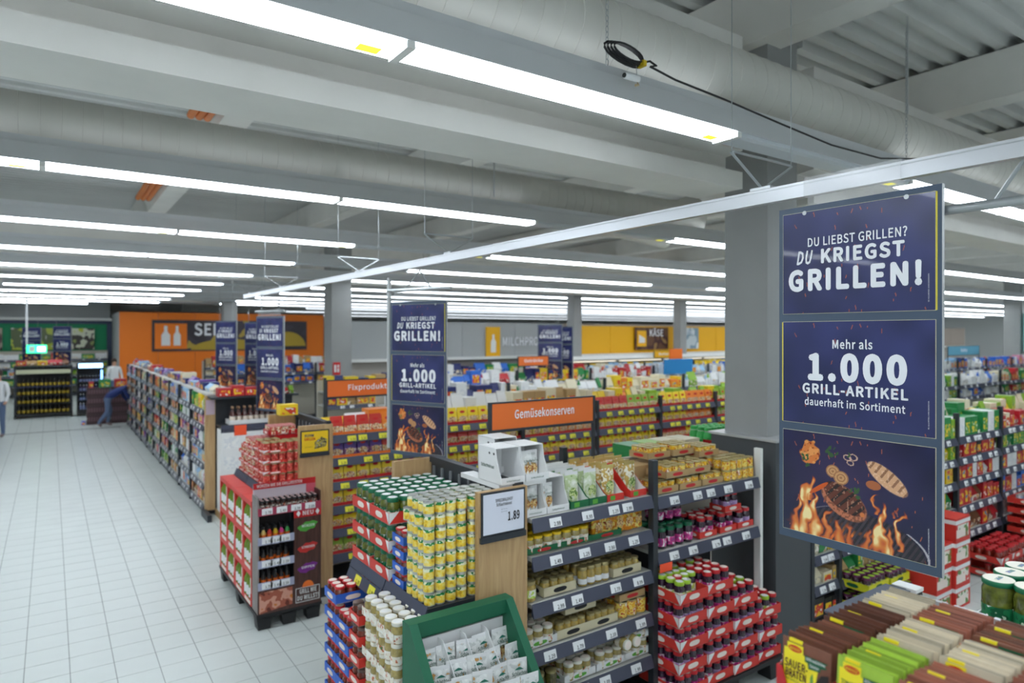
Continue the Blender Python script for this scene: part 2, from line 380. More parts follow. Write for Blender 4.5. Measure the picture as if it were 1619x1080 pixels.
# ------------------------------------------------------------------ grill signs
def vnoise(shape, cells, rs):
    h, w_ = shape; gy, gx = cells
    g = rs.rand(gy + 2, gx + 2); yy = np.linspace(0, gy, h); xx = np.linspace(0, gx, w_)
    y0 = yy.astype(int); x0 = xx.astype(int); fy = (yy - y0)[:, None]; fx = (xx - x0)[None]
    fy = fy*fy*(3-2*fy); fx = fx*fx*(3-2*fx)
    return (g[y0][:, x0]*(1-fy)*(1-fx) + g[y0+1][:, x0]*fy*(1-fx) + g[y0][:, x0+1]*(1-fy)*fx + g[y0+1][:, x0+1]*fy*fx)
def paint(kind):
    H, W = (190, 268); rs = np.random.RandomState(4)
    Y, X = np.mgrid[0:H, 0:W]; X = X / (W - 1) * 1.414; Y = Y / (H - 1)          # Y down from the top
    img = np.empty((H, W, 3)); n1 = vnoise((H, W), (4, 6), rs); n2 = vnoise((H, W), (24, 34), rs); n3 = vnoise((H, W), (60, 85), rs)
    base = np.array([.125, .13, .27]); tint = np.array([.25, .19, .34])
    m = np.clip(1 - np.hypot((X - .62) / .8, (Y - .35) / .7), 0, 1) * .8 if kind == 'grill' else np.zeros((H, W))
    img[:] = base * (.85 + .3 * n1[..., None]); img = img * (1 - m[..., None]) + tint * m[..., None]
    if kind != 'grill':
        img *= np.array([1.62, 1.72, 1.5])
    def spark(k, rng):
        for _ in range(k):
            x, y = rs.uniform(.05, 1.37), rs.uniform(*rng); a = rs.uniform(-.5, .5); L = rs.uniform(.01, .045)
            for s in np.linspace(0, L, 24):
                j = int((x + math.sin(a) * s) / 1.414 * (W - 1)); i = int((y + math.cos(a) * s) * (H - 1))
                if 0 <= i < H and 0 <= j < W: img[i, j] = img[i, j] * .35 + np.array([.8, .42, .28]) * .65
    spark(34 if kind != 'grill' else 60, (0, 1))
    if kind == 'grill':
        def blend(mask, col): nonlocal img; mask = np.clip(mask, 0, 1)[..., None]; img = img * (1 - mask) + np.array(col) * mask
        def ell(cx, cy, a, b, ang):
            c, s = math.cos(ang), math.sin(ang); u = (X - cx) * c + (Y - cy) * s; v = -(X - cx) * s + (Y - cy) * c
            return u / a, v / b
        def soft(d, k=14): return np.clip((1 - d) * k, 0, 1)
        # grill grate
        u, v = ell(.80, .93, .58, .26, .12); d = np.hypot(u, v)
        blend(soft(d, 9) * .75, (.10, .09, .12))
        bars = (np.abs(np.sin((u * .6 + v * .12) * 62)) > .72) * soft(d, 9) * (d < .96)
        blend(bars * .6, (.36, .30, .32))
        glow = np.clip(n2 * 1.6 - .5, 0, 1) * soft(d, 5) * (np.abs(np.sin((u * .6 + v * .12) * 62)) < .72) * np.clip((Y - .76) * 7, 0, 1) * np.clip((1.05 - X) * 6, 0, 1)
        blend(glow, (.95, .48, .16))
        blend(((d > .965) & (d < 1.0)) * .85 * (X > .5) * (Y > .78), (.80, .78, .80)); blend(((d > .975) & (d < 1.0)) * .6 * (X < .5), (.6, .55, .55))
        # flames
        n15 = vnoise((H, W), (11, 14), rs); wx = X + (n15 - .5) * .11 + (n2 - .5) * .045
        fire = np.zeros((H, W))
        for cx, by, hh, wd, st in ((.15, 1.0, .36, .09, 1), (.25, .98, .50, .085, 1.1), (.34, 1.0, .46, .075, 1), (.27, .62, .20, .07, .8), (.45, 1.02, .30, .08, .9), (.57, 1.0, .22, .08, .75), (.70, 1.0, .2, .09, .6),
                                   (.97, .95, .40, .058, 1.05), (1.03, .98, .22, .07, .9), (1.15, .90, .32, .036, 1.05), (.92, .62, .15, .03, .7), (1.10, .62, .06, .02, .6), (.85, .98, .18, .07, .6)):
            t_ = np.clip((by - Y) / hh, 0, 1.3); wdt = wd * (1.05 - .75 * np.clip(t_, 0, 1)) + .004
            sway = .03 * np.sin(Y * 21 + cx * 40) * t_
            fire = np.maximum(fire, st * np.exp(-((wx - cx - sway) / wdt) ** 2 * 1.5) * np.clip((1.12 - t_) * 3, 0, 1) * (Y < by + .05))
        fire *= (.6 + .7 * vnoise((H, W), (10, 30), rs))
        a_ = np.clip((fire - .26) * 3.2, 0, 1); q = np.clip((fire - .3) / .75, 0, 1)[..., None]
        fc = np.array([.72, .22, .12]) * (1 - q) + np.array([1.0, .70, .30]) * q; fc = fc + np.clip(q - .62, 0, 1) * np.array([.0, .55, .9])
        img = img * (1 - a_[..., None]) + np.clip(fc, 0, 1) * a_[..., None]
        # burger patty: pale rim, dark seared top with grill bars
        u, v = ell(.625, .615, .245, .145, .50); d = np.hypot(u, v); blend(soft(d), (.76, .45, .32)); img *= 1 - .28 * (soft(d) * (n3 > .55))[..., None]
        u, v = ell(.63, .585, .225, .112, .50); d = np.hypot(u, v); blend(soft(d), (.40, .21, .16))
        blend(soft(d) * (np.sin(u * 19 + v * 3) > .35) * .8, (.13, .06, .06)); blend(soft(d) * (n3 > .78) * .8, (.72, .52, .42))
        u, v = ell(.80, .70, .025, .025, 0); blend(soft(np.hypot(u, v), 5), (.85, .48, .25))
        # chicken piece, bread, mushroom, potato halves, carrot
        u, v = ell(.285, .20, .10, .115, .3); d = np.hypot(u, v) + (n2 - .5) * .35; blend(soft(d), (.87, .50, .24)); blend(soft(d) * (n3 > .74), (.55, .2, .08)); blend(soft(d) * (n2 < .28) * .6, (.97, .70, .40))
        u, v = ell(1.02, .33, .215, .082, .62); d = np.hypot(u, v); blend(soft(d), (.88, .68, .52)); blend(soft(d) * (np.sin(u * 22) > .45) * (v < .35) * .75, (.52, .34, .24)); blend(soft(d) * (n3 > .72) * .5, (.98, .84, .70))
        u, v = ell(.90, .41, .07, .042, .1); d = np.hypot(u, v); blend(soft(d), (.70, .40, .24))
        for cx, cy, r_ in ((.52, .345, .07), (.60, .395, .075)):
            u, v = ell(cx, cy, r_, r_ * .9, 0); d = np.hypot(u, v); blend(soft(d), (.82, .62, .42)); blend((np.sin(d * 16) > .3) * soft(d) * .6, (.55, .33, .22))
        u, v = ell(.38, .53, .12, .022, -.62); blend(soft(np.hypot(u, v)), (.84, .36, .13))
        for cx, cy, r_ in ((.715, .185, .045), (.66, .195, .04), (.69, .24, .035)):
            u, v = ell(cx, cy, r_, r_ * .7, .2); d = np.hypot(u, v); blend(((d > .7) & (d < 1)) * .9, (.88, .72, .62))
        for cx, cy, r_ in ((.50, .165, .06), (.235, .25, .04), (.27, .33, .03), (.73, .49, .06), (.76, .55, .05), (.66, .16, .03)):
            u, v = ell(cx, cy, r_, r_ * .8, .3); d = np.hypot(u, v) + (n2 - .5) * 1.2; blend(soft(d, 6) * (n3 > .42), (.22, .36, .20))
    vs = np.stack([X.ravel() / 1.414 * .594 - .297, np.zeros(H * W), (.42 - Y.ravel() * .42)], 1)
    idx = np.arange(H * W).reshape(H, W); q = np.stack([idx[1:, :-1], idx[1:, 1:], idx[:-1, 1:], idx[:-1, :-1]], -1).reshape(-1, 4)
    me = bpy.data.meshes.new('poster_print'); me.from_pydata(vs.tolist(), [], q.tolist())
    at = me.attributes.new('ink', 'FLOAT_COLOR', 'POINT'); c = np.clip(img, 0, 1).reshape(-1, 3); c = np.where(c <= .04045, c / 12.92, ((c + .055) / 1.055) ** 2.4)
    at.data.foreach_set('color', np.concatenate([c, np.ones((len(c), 1))], 1).astype(np.float32).ravel())
    me.materials.append(ATTR('poster_ink')); me.update(); return me
P_PLAIN, P_GRILL = paint('plain'), paint('grill')
m_board = M('sign_board', '#46566b', 0.45); m_txt = M('sign_lettering', '#f3f5fa', 0.5); m_screw = c_zinc
m_foil = M('clear_foil', '#f4f6f8', 0.12, spec=0.6, alpha=0.13)
SB = MB().box(-.318, .318, 0, .012, 0, 1.39, m_board).mesh('sign_board')
SE = MB().box(.3181, .3195, -.002, .014, 0, 1.39, c_lgrey).mesh('edge_strip')
PK = MB().box(-.299, .299, -.0022, 0, -.002, .422, M('poster_edge', '#c9c4a8', .5)).mesh('poster_pocket')
FE = MB().box(-.302, -.297, -.003, 0, 0, .42, M('poster_yellow', '#e4d24c', .5)).mesh('yellow_edge')
SCRW = MB()
for x in (-.2, .2): SCRW.lathe([(.009, 0), (.009, .004)], m_screw, 12, c=(x, -.004, 1.362), axis='y')
SCRW = SCRW.mesh('screw')
TX = [text_mesh('DU LIEBST GRILLEN?', .388, m_txt, .034, .022), text_mesh('DU', .072, m_txt, .052, .034, .25), text_mesh('KRIEGST', .322, m_txt, .052, .05), text_mesh('GRILLEN!', .525, m_txt, .078, .06),
      text_mesh('Mehr als', .158, m_txt, .033, .03), text_mesh('1.000', .388, m_txt, .096, .066), text_mesh('GRILL-ARTIKEL', .415, m_txt, .037, .045), text_mesh('dauerhaft im Sortiment', .395, m_txt, .028, .026),
      text_mesh('DE: ALLE ARTIKEL OHNE DEKORATION', .10, m_txt, None, .0)]
def sign(x, y, z, rz, label, small=False):
    t = T('grill_sign', (x, y, z), label, 'sign', rz=rz, group='grill promotion signs')
    O('sign_board', SB, t); O('edge_strip', SE, t)
    if not small: O('screw', SCRW, t)
    Z = (.945, .49, .035)
    for k, zz in enumerate(Z):
        p = O('poster_pocket', PK, t, (0, 0, zz)); O('print', P_GRILL if k == 2 else P_PLAIN, p, (0, -.003, 0))
        if k < 2 and not small: O('yellow_edge', FE, p, (0 if k else .6, 0, 0))
        L = {0: ((0, .01, .275), (1, -.198, .205), (2, .034, .205), (3, -.008, .098)), 1: ((4, 0, .312), (5, .01, .188), (6, 0, .128), (7, 0, .078)), 2: ()}[k]
        for i, xx, zt in L: O('lettering', TX[i], p, (xx, -.0045, zt))
        if not small: O('lettering', TX[8], p, (.278, -.0045, .08), rot=(0, -PI/2, 0))
    return t
s1 = sign(2.575, 1.372, 1.84, -PI/2, 'largest grill promotion sign hanging nearest, three posters in a slate frame')
O('clear_holder', MB().box(-.19, .19, .002, .005, 1.36, 1.50, m_foil).box(-.19, .19, -.026, -.023, 1.42, 1.50, m_foil).box(-.19, .19, -.026, .005, 1.5, 1.503, m_foil), s1)
s2 = sign(2.706, 5.376, 1.60, math.radians(-65.3), 'grill promotion sign hanging above the front shelf, left of the vegetable-tin aisle sign')
O('tube', MB().tube([(-.36, .006, 1.50), (.36, .006, 1.50)], .017, c_zinc, 10), s2); O('clear_holder', MB().box(-.28, .25, .004, .007, 1.36, 1.51, m_foil), s2)
for a, b in ((-.14, .02), (.14, .02)): O('strut', MB().tube([(a, .006, 1.515), (b, .006, 1.67)], .007, c_zinc, 6), s2)
O('side_post', MB().box(-.36, -.335, .0, .03, .05, 1.62, c_lgrey), s2)
s3 = sign(2.63, 9.98, 1.57, math.radians(-76), 'grill promotion sign at the far end of the rail, before the orange wall', True)
s3.rotation_euler.z = math.radians(-68); O('tube', MB().tube([(-.34, .006, 1.46), (.34, .006, 1.46)], .017, c_zinc, 8), s3); O('clear_holder', MB().box(-.28, .25, .004, .007, 1.36, 1.46, m_foil), s3)
for a in (-.2, .2): O('strut', MB().tube([(a, .006, 1.46), (a, .006, 1.72)], .006, c_zinc, 6), s3)
for (x, y, z, a, lab) in ((3.0, 14.75, 1.58, -62, 'left one of two paired grill signs beyond the far rail sign'), (3.62, 14.9, 1.56, -62, 'right one of two paired grill signs beyond the far rail sign'),
                          (10.5, 13.4, 1.55, -42, 'grill sign hanging in mid-hall before the milk wall lettering'), (10.98, 13.5, 1.5, -68, 'narrow-looking grill sign beside the milk wall lettering'),
                          (-.55, 29.2, 1.55, -28, 'small far grill sign above the bottle rack, left of its pair'), (.35, 29.2, 1.6, -28, 'small far grill sign above the bottle rack, right of its pair'),
                          (29.5, 12.6, 1.5, -58, 'far grill sign at the picture edge of the large near sign')):
    s = sign(x, y, z, math.radians(a), lab, True); O('suspension_wire', MB().tube([(-.2, .006, 1.39), (-.2, .006, 2.4)], .004, c_zinc, 5).tube([(.2, .006, 1.39), (.2, .006, 2.4)], .004, c_zinc, 5), s)

# ------------------------------------------------------------------ chain, cable coil and spot sensor above the near light row
m_cable = M('black_cable', '#17181a', .45)
def chain(x, y, z0, z1, label):
    link = MB().tube([(.009*math.cos(a), 0, .018*math.sin(a)) for a in np.linspace(0, 2*PI, 10)[:-1]], .0022, c_zinc, 5, closed=True).mesh('chain_link')
    t = T('chain', (x, y, z0), label, 'chain'); n = int((z1 - z0) / .029)
    for k in range(n): O('chain_link', link, t, (0, 0, .029*k), rz=(k % 2) * PI / 2)
chain(2.42, 2.60, 4.14, 5.2, 'thin steel chain holding the near light row beside the coiled cable')
chain(5.75, 2.62, 4.14, 5.2, 'thin steel chain right of the column holding the near light row')
t = T('cable_coil', (2.45, 2.58, 4.17), 'coiled black cable with yellow tape lying on the near light row', 'cable')
for k in range(4):
    r = .085 + .01 * k
    O('coil', MB().tube([(.08 + r*1.25*math.cos(a), -.03 + .012*k, .03 + r*.42*math.sin(a) - .15*r*math.cos(a)) for a in np.linspace(0, 2*PI, 18)[:-1]], .0065, m_cable, 6, closed=True), t)
O('tape', MB().box(.175, .2, -.045, .005, -.02, .01, M('yellow_tape', '#d8b820', .5)), t)
O('loose_cable', MB().tube([(.18, -.02, .0), (.24, -.03, .02), (.27, -.05, -.005), (.22, -.05, -.02), (.4, -.07, -.06), (.8, -.1, -.1), (1.3, -.12, -.15), (1.9, -.12, -.19), (2.6, -.1, -.17), (3.3, -.06, -.06)], .006, m_cable, 6), t)
t = T('microphone_sensor', (2.52, 2.52, 4.055), 'small white cylindrical sensor clipped to the near light housing', 'sensor')
O('sensor_body', MB().lathe([(.016, -.05), (.018, .05)], c_paper, 14, axis='x').mesh('sensor_body', 40), t); O('sensor_tip', MB().lathe([(.012, -.056), (.012, -.05)], c_black, 12, axis='x'), t)
O('clip', MB().tube([(.04, 0, -.005), (.05, 0, -.03), (.03, 0, -.035)], .008, M('beige_plastic', '#c6b48f', .5), 8).tube([(.04, 0, .015), (.045, .01, .075)], .002, c_zinc, 5), t)
for k, (x, y) in enumerate(((6.6, 3.0), (4.0, 6.1))):
    O('ceiling_rod', MB().tube([(x, y, 4.2), (x, y, 5.68)], .01, c_lgrey, 8), label='slim grey ceiling rod, %s' % ('right of the column' if k == 0 else 'above the second light row'), cat='rod')
# ------------------------------------------------------------------ product kinds
def glassy(key, col, var=.25): return M(key, col, .12, spec=.6, var=var, vscale=45, coat=.6)
def jar(name, r, h, content, lid, label=None, lidtop=None, n=12, cat='jar', lz=(.14, .52), thin=False):
    a = MB().lathe([(r*.86, 0), (r, h*.05), (r, h*.70), (r*.80, h*.80), (r*.80, h*.88)], content, n).mesh(name, 45)
    l = MB().lathe([(r*.90, h*.82), (r*.93, h*.84), (r*.93, h*.975), (r*.84, h)], lid, n)
    if thin:
        a = MB().lathe([(r*.86, 0), (r, h*.05), (r, h*.80), (r*.92, h*.87), (r*.92, h*.94)], content, n).mesh(name, 45); l = MB().lathe([(r*.97, h*.90), (r, h*.91), (r, h*.985), (r*.96, h)], lid, n).lathe([(r*.94, h), (r*.92, h+.0012)], lidtop, n); lidtop = None
    if lidtop: l.lathe([(r*.72, h), (r*.70, h+.0012)], lidtop, n)
    parts = [('lid', l.mesh('lid', 45))]
    if label: parts.append(('paper_label', MB().lathe([(r+.0009, h*lz[0]), (r+.0009, h*lz[1])], label, n, caps=False).mesh('paper_label', 60)))
    return Proto(name, a, parts, cat)
def can(name, r, h, label, rim=None, n=12, top=None):
    rim = rim or M('tin', '#c9cac4', .28, metal=.8)
    a = MB().lathe([(r*.97, 0), (r, .003), (r*.965, .006), (r*.965, h-.006), (r, h-.003), (r*.97, h), (r*.9, h), (r*.88, h-.004)], rim, n).mesh(name, 45)
    lb = MB().lathe([(r*.975, .008), (r*.975, h*.66)], label, n, caps=False).lathe([(r*.975, h*.66), (r*.975, h-.008)], top or label, n, caps=False)
    return Proto(name, a, [('paper_label', lb.mesh('paper_label', 60))], 'can')
def tray(name, lx, ly, h, m, logo=None, inner=None, corner=None):
    t = .004; inner = inner or M('tray_inside', '#b9b3a4', .8)
    a = MB().box(-lx/2, lx/2, -ly/2, ly/2, 0, t, inner)
    a.box(-lx/2, lx/2, -ly/2, -ly/2+t, 0, h, m).box(-lx/2, lx/2, ly/2-t, ly/2, 0, h, m).box(-lx/2, -lx/2+t, -ly/2, ly/2, 0, h, m).box(lx/2-t, lx/2, -ly/2, ly/2, 0, h, m)
    parts = []
    if logo:
        b = MB(); lw, lh = min(.055, lx*.22), h*.26
        def ov(c, ax):
            pts = [(lw*math.copysign(abs(math.cos(q))**.6, math.cos(q)), lh*math.sin(q)) for q in np.linspace(0, 2*PI, 15)[:-1]]
            b.poly([(c[0]+u, c[1], c[2]+v) for u, v in pts] if ax == 'x' else [(c[0], c[1]+u, c[2]+v) for u, v in pts], logo)
        ov((0, -ly/2-.001, h*.5), 'x'); parts.append(('logo_front', b.mesh('logo'))); b = MB(); ov((-lx/2-.001, 0, h*.5), 'y'); parts.append(('logo_side', b.mesh('logo')))
    if corner:
        k = MB().poly([(-lx/2+.001, -ly/2-.001, 0.002), (-lx/2+.07, -ly/2-.001, h), (-lx/2+.001, -ly/2-.001, h)], corner); parts.append(('white_corner', k.mesh('white_corner')))
        k = MB().poly([(-lx/2-.001, -ly/2+.001, 0.002), (-lx/2-.001, -ly/2+.05, h), (-lx/2-.001, -ly/2+.001, h)], corner); parts.append(('white_corner', k.mesh('white_corner')))
    return Proto(name, a.mesh(name), parts, 'tray')
def pouch(name, w, h, d, front, seal=None, window=None, cat='pouch', extra=()):
    """stand-up bag: pillowed body, flat top seal; faces -y"""
    mb = MB(); nx, nz = 4, 5; F = []; B = []
    for k in range(nz + 1):
        tz = k / nz; th = d * .5 * (1 - tz ** 1.6) * (1 if k else .92) + .002
        for i in range(nx + 1):
            tx = i / nx * 2 - 1; s = (1 - abs(tx) ** 2.2) * .75 + .25 * (k < nz)
            F.append((tx*w/2*(1-.05*math.sin(tz*PI)), -th*s, tz*h*.9)); B.append((tx*w/2*(1-.05*math.sin(tz*PI)), th*s, tz*h*.9))
    fs = []; n = len(F)
    for k in range(nz):
        for i in range(nx):
            a = k*(nx+1)+i; fs += [(a, a+1, a+nx+2, a+nx+1), (n+a+1, n+a, n+a+nx+1, n+a+nx+2)]
        a, c = k*(nx+1), k*(nx+1)+nx; fs += [(a, a+nx+1, n+a+nx+1, n+a), (c, n+c, n+c+nx+1, c+nx+1)]
    fs.append(tuple(range(nx+1)) + tuple(reversed(range(n, n+nx+1))))
    mb.add(F + B, fs, front); parts = []
    parts.append(('top_seal', MB().box(-w/2*.98, w/2*.98, -.0015, .0015, h*.89, h, seal or front).mesh('top_seal')))
    if window:
        parts.append(('picture', MB().poly([(w*.34*math.cos(q), -d*.5*.86-.002, h*.32+h*.2*math.sin(q)) for q in np.linspace(0, 2*PI, 13)[:-1]], window).mesh('picture')))
    for nm, z0, z1, m in extra: parts.append((nm, MB().box(-w*.36, w*.36, -d*.5*.93-.003, -d*.3, h*z0, h*z1, m, 'y').mesh(nm)))
    return Proto(name, mb.mesh(name, 50), parts, cat)
def carton(name, w, d, h, m, front=None, band=None, cat='carton', panel=.12):
    a = MB().box(-w/2, w/2, -d/2, d/2, 0, h, m).mesh(name); parts = []
    if front: parts.append(('printed_panel', MB().box(-w*(.5-panel), w*(.5-panel), -d/2-.001, -d/2+.002, h*.12, h*.7, front).mesh('printed_panel')))
    if band: parts.append(('band', MB().box(-w/2-.0008, w/2+.0008, -d/2-.0012, d/2, h*.74, h*.92, band, 'xXyY').mesh('band')))
    return Proto(name, a, parts, cat)
def bottle(name, r, h, body, cap, label, cat='bottle', n=10):
    a = MB().lathe([(r*.9, 0), (r, .008), (r, h*.55), (r*.42, h*.74), (r*.36, h*.9)], body, n).mesh(name, 50)
    return Proto(name, a, [('cap', MB().lathe([(r*.42, h*.89), (r*.42, h)], cap, n).mesh('cap', 50)), ('paper_label', MB().lathe([(r+.0008, h*.12), (r+.0008, h*.45)], label, n, caps=False).mesh('paper_label', 60))], cat)
def packs(P, xs, ys, z, label, group, rz=0, jit=.003, skip=None, jr=.15):
    for i, x in enumerate(xs):
        for j, y in enumerate(ys):
            if skip and skip(i, j): continue
            P.put((x + rnd.uniform(-jit, jit), y + rnd.uniform(-jit, jit), z), label, group, rz + rnd.uniform(-jr, jr))
def span(a, b, pitch): n = max(1, int(round((b - a) / pitch))); return [a + (b - a) * (i + .5) / n for i in range(n)]

# inks
red = M('red_card', '#d8382e', .5); redl = M('red_gloss', '#c4242a', .35); blue = M('blue_card', '#2a64c9', .5); green = M('green_card', '#14683f', .5); tan = M('tan_card', '#b99a6b', .75, var=.06)
cream = M('cream_card', '#d9cfae', .7); yellow = M('yellow_card', '#e9d51f', .5); orange = M('orange_card', '#ee7326', .5); white = M('white_card', '#e9eaea', .6); offw = M('pale_logo', '#f2e4da', .6)
m_wood = WOOD('oak_panel', '#b28f63', '#c9a87a'); m_fl_or = M('flash_orange', '#ff5a32', .5); m_ytag = M('yellow_tag', '#e7e03f', .55)
lid_gr = M('lid_green', '#0f6b47', .35); lid_rd = M('lid_red', '#c8242b', .35); lid_ye = M('lid_yellow', '#efc81d', .35); lid_wh = M('lid_white', '#e6e3d6', .35); lid_lg = M('lid_lime', '#9cc02f', .35); lid_gold = M('lid_gold', '#b6a878', .3, metal=.6); lid_dk = M('lid_dark', '#6d5a53', .35, metal=.4)
l_yel = PRINT('label_corn', ['#d9a92b', '#f2cf3c', '#f4dc70', '#f0e4a0'], 38)
l_red = PRINT('label_goulash', ['#8f1f1f', '#c33a33', '#d96a5a', '#e9cfc4'], 45); l_wh = PRINT('label_white', ['#f0eee6', '#e8e0cf', '#c7613a', '#3d7d43'], 40, stops=[0, .45, .62, .7])
l_pu = PRINT('label_cabbage', ['#f0edf0', '#d84a96', '#b3267c', '#7c2f79'], 40, stops=[0, .42, .52, .66]); l_li = PRINT('label_lime', ['#8fbf2f', '#c7dc6a', '#f0f0e6', '#55902a'], 40)
l_vi = PRINT('label_violet', ['#efeaf2', '#b79acb', '#7d4fa0'], 40); l_pk = PRINT('label_pickle', ['#e8eee2', '#1f7a4c', '#145a38', '#c7d6bd'], 40); l_tin = PRINT('label_gold', ['#f3c524', '#e8a21c', '#f5dc70', '#c8471f', '#f7f0d8'], 40, stops=[0, .34, .46, .58, .66])
j_pk = glassy('pickles', '#5d6423', .5); j_pu = glassy('red_cabbage', '#31142c', .3); j_mu = glassy('sauerkraut', '#a8965a', .3); j_co = glassy('celery_salad', '#b59a4e', .3); j_br = glassy('brown_sauce', '#6e2b1a', .4); j_dk = glassy('olives', '#5c5526', .4)
PICKLE = jar('pickle_jar', .041, .155, j_pk, lid_gr, l_pk, white); JAM_R = jar('cabbage_jar', .037, .145, j_pu, lid_rd, l_pu, offw); JAM_G = jar('cabbage_jar', .037, .145, j_pu, lid_lg, l_li, white); JAM_V = jar('cabbage_jar', .037, .145, j_pu, lid_rd, l_vi, white)
JAM_DG = jar('cabbage_jar', .04, .15, j_pu, lid_gr, l_pu); SAUCE = jar('sauce_jar', .037, .10, j_br, lid_rd, white, offw, lz=(.05, .42)); DARKJ = jar('relish_jar', .036, .105, j_br, lid_dk, l_red, lz=(.05, .45)); KRAUT = jar('sauerkraut_jar', .039, .118, j_mu, lid_wh, l_wh, white, lz=(.05, .45))
YELJ = jar('salad_jar', .036, .105, j_mu, lid_ye, l_wh, lz=(.1, .5)); PALEJ = jar('celery_jar', .032, .098, j_co, lid_gold, None); PALEL = jar('celery_jar', .034, .125, j_co, lid_gold, white, lz=(.12, .4)); BIGJ = jar('onion_jar', .046, .128, j_co, lid_gold, l_li, lz=(.2, .6)); WHJ = jar('kraut_salad_jar', .037, .11, j_mu, lid_wh, l_wh, offw); OLJ = jar('olive_jar', .04, .115, j_dk, lid_gold, None)
CORN = can('corn_can', .0335, .0735, l_yel, top=PRINT('label_corn_top', ['#e9ecd8', '#f3f1d2', '#2f8a4a', '#dfe8cc'], 30)); FRUIT = can('vegetable_can', .036, .082, l_tin, lid_gold); GOLD = can('pea_can', .048, .11, l_tin, lid_gold); GOUL = can('goulash_can', .037, .098, l_red, lid_gold)
SM = jar('small_sauce_jar', .035, .078, j_br, lid_rd, white, offw, lz=(.05, .45))
T_RED = tray('cardboard_tray', .60, .30, .075, red, offw, corner=white); T_JAM = tray('cardboard_tray', .296, .39, .072, red, offw, corner=white); T_BLUE = tray('cardboard_tray', .17, .16, .05, blue, offw); T_BLUE2 = tray('cardboard_tray', .24, .215, .062, blue, offw)
T_CREAM = tray('cardboard_tray', .27, .2, .06, cream, c_ink); T_WG = tray('cardboard_tray', .27, .2, .05, white, M('leaf_green', '#5ea83c', .6)); T_GREEN = tray('cardboard_tray', .27, .2, .04, green, redl); T_TAN = tray('cardboard_tray', .25, .2, .05, tan, redl); T_REDS = tray('cardboard_tray', .2, .15, .05, red, offw)

# price tags
def tag_mesh(txt, m=c_paper, w_=.095, h_=.056):
    mb = MB().box(-w_/2, w_/2, -.002, 0, 0, h_, m)
    if txt:
        tm = text_mesh(txt, w_*.55, c_ink, h_*.42, .02); mb.join(tm, Matrix.Translation((w_*.1, -.0028, h_*.12))); bpy.data.meshes.remove(tm)
    return mb.mesh('price_tag')
TAGS = [tag_mesh(s) for s in ('1.79', '2.99', '1.99', '1.49', '1.29', '8.99', '2.39', '1.09')]; YTAG = tag_mesh('1.19', m_ytag); OTAG = tag_mesh(None, m_fl_or, .11, .06); GTAG = tag_mesh(None, M('green_tag', '#2f9a5d', .5), .05, .044)
m_shelf = M('shelf_top', '#c5c6c1', .45); m_back = M('shelf_back', '#c3beb0', .6); m_lip = M('price_rail', '#474b5c', .35)
MESHC = {}
def cached(key, fn):
    if key not in MESHC: MESHC[key] = fn()
    return MESHC[key]
def gondola(x, y, L, shelves, label, depth=.5, top=1.8, rz=0, last=False, tags='white', backside=True, ntag=3, group=None, backz=1.72, taged=True, first_post=True):
    """one shelving bay: local x along the front, y to the back"""
    t = T('shelving_bay', (x, y, 0), label, 'shelf', rz=rz, group=group)
    if first_post: O('post', cached(('post', top), lambda: MB().box(-.024, .024, -.01, .04, 0, top, c_dark).mesh('post')), t)
    if last: O('post', MESHC[('post', top)], t, (L, 0, 0))
    O('back_panel', cached(('bp', L, depth, backz), lambda: MB().box(.0, L, depth, depth+.03, .05, backz, m_back).mesh('back_panel')), t)
    O('plinth', cached(('pl', L, depth), lambda: MB().box(.03, L-.03, .02, depth, 0, .12, c_dark).mesh('plinth')), t)
    for k, z in enumerate(shelves):
        s = O('shelf', cached(('sh', L, depth), lambda: MB().box(.026, L-.026, .005, depth, -.025, 0, m_shelf).mesh('shelf')), t, (0, 0, z))
        O('price_rail', cached(('pr', L), lambda: MB().prism([(.004, .004), (-.020, -.078), (-.016, -.082), (.006, -.066)], 'x', .026, L-.026, m_lip).mesh('price_rail')), s)
        if taged:
            for q in range(ntag):
                xx = .1 + (L - .2) * (q + rnd.uniform(.2, .8)) / ntag
                O('price_tag', YTAG if tags == 'yellow' else rnd.choice(TAGS), s, (xx, -.0195, -.066), rot=(math.radians(-16), 0, 0))
    if backside:
        s = O('rear_shelf', cached(('rs', L, depth), lambda: MB().box(.026, L-.026, depth+.03, 2*depth+.03, -.025, 0, m_shelf).box(.026, L-.026, 2*depth+.02, 2*depth+.035, -.07, 0, m_lip).mesh('rear_shelf')), t, (0, 0, 1.5))
        O('rear_post', cached(('rp',), lambda: MB().box(-.024, .024, 2*depth, 2*depth+.05, 0, 1.75, c_dark).mesh('rear_post')), t)
    return t

# ------------------------------------------------------------------ front gondola (bays along x)
YF = 3.3; PIT = 1.24
gondola(2.42, YF, 1.11, (.42, .72, 1.02, 1.31, 1.55), 'front shelving bay with pale jars beside the oak end panel', ntag=4, first_post=False)
gondola(3.53, YF, PIT, (1.13, 1.53), 'shelving bay with purple jars and yellow cans left of the column', ntag=5, backside=True)
O('perforated_upright', MB().box(4.765, 4.80, 3.30, 3.36, 0, 1.76, c_white), label='white perforated steel upright at the column cladding', cat='upright')
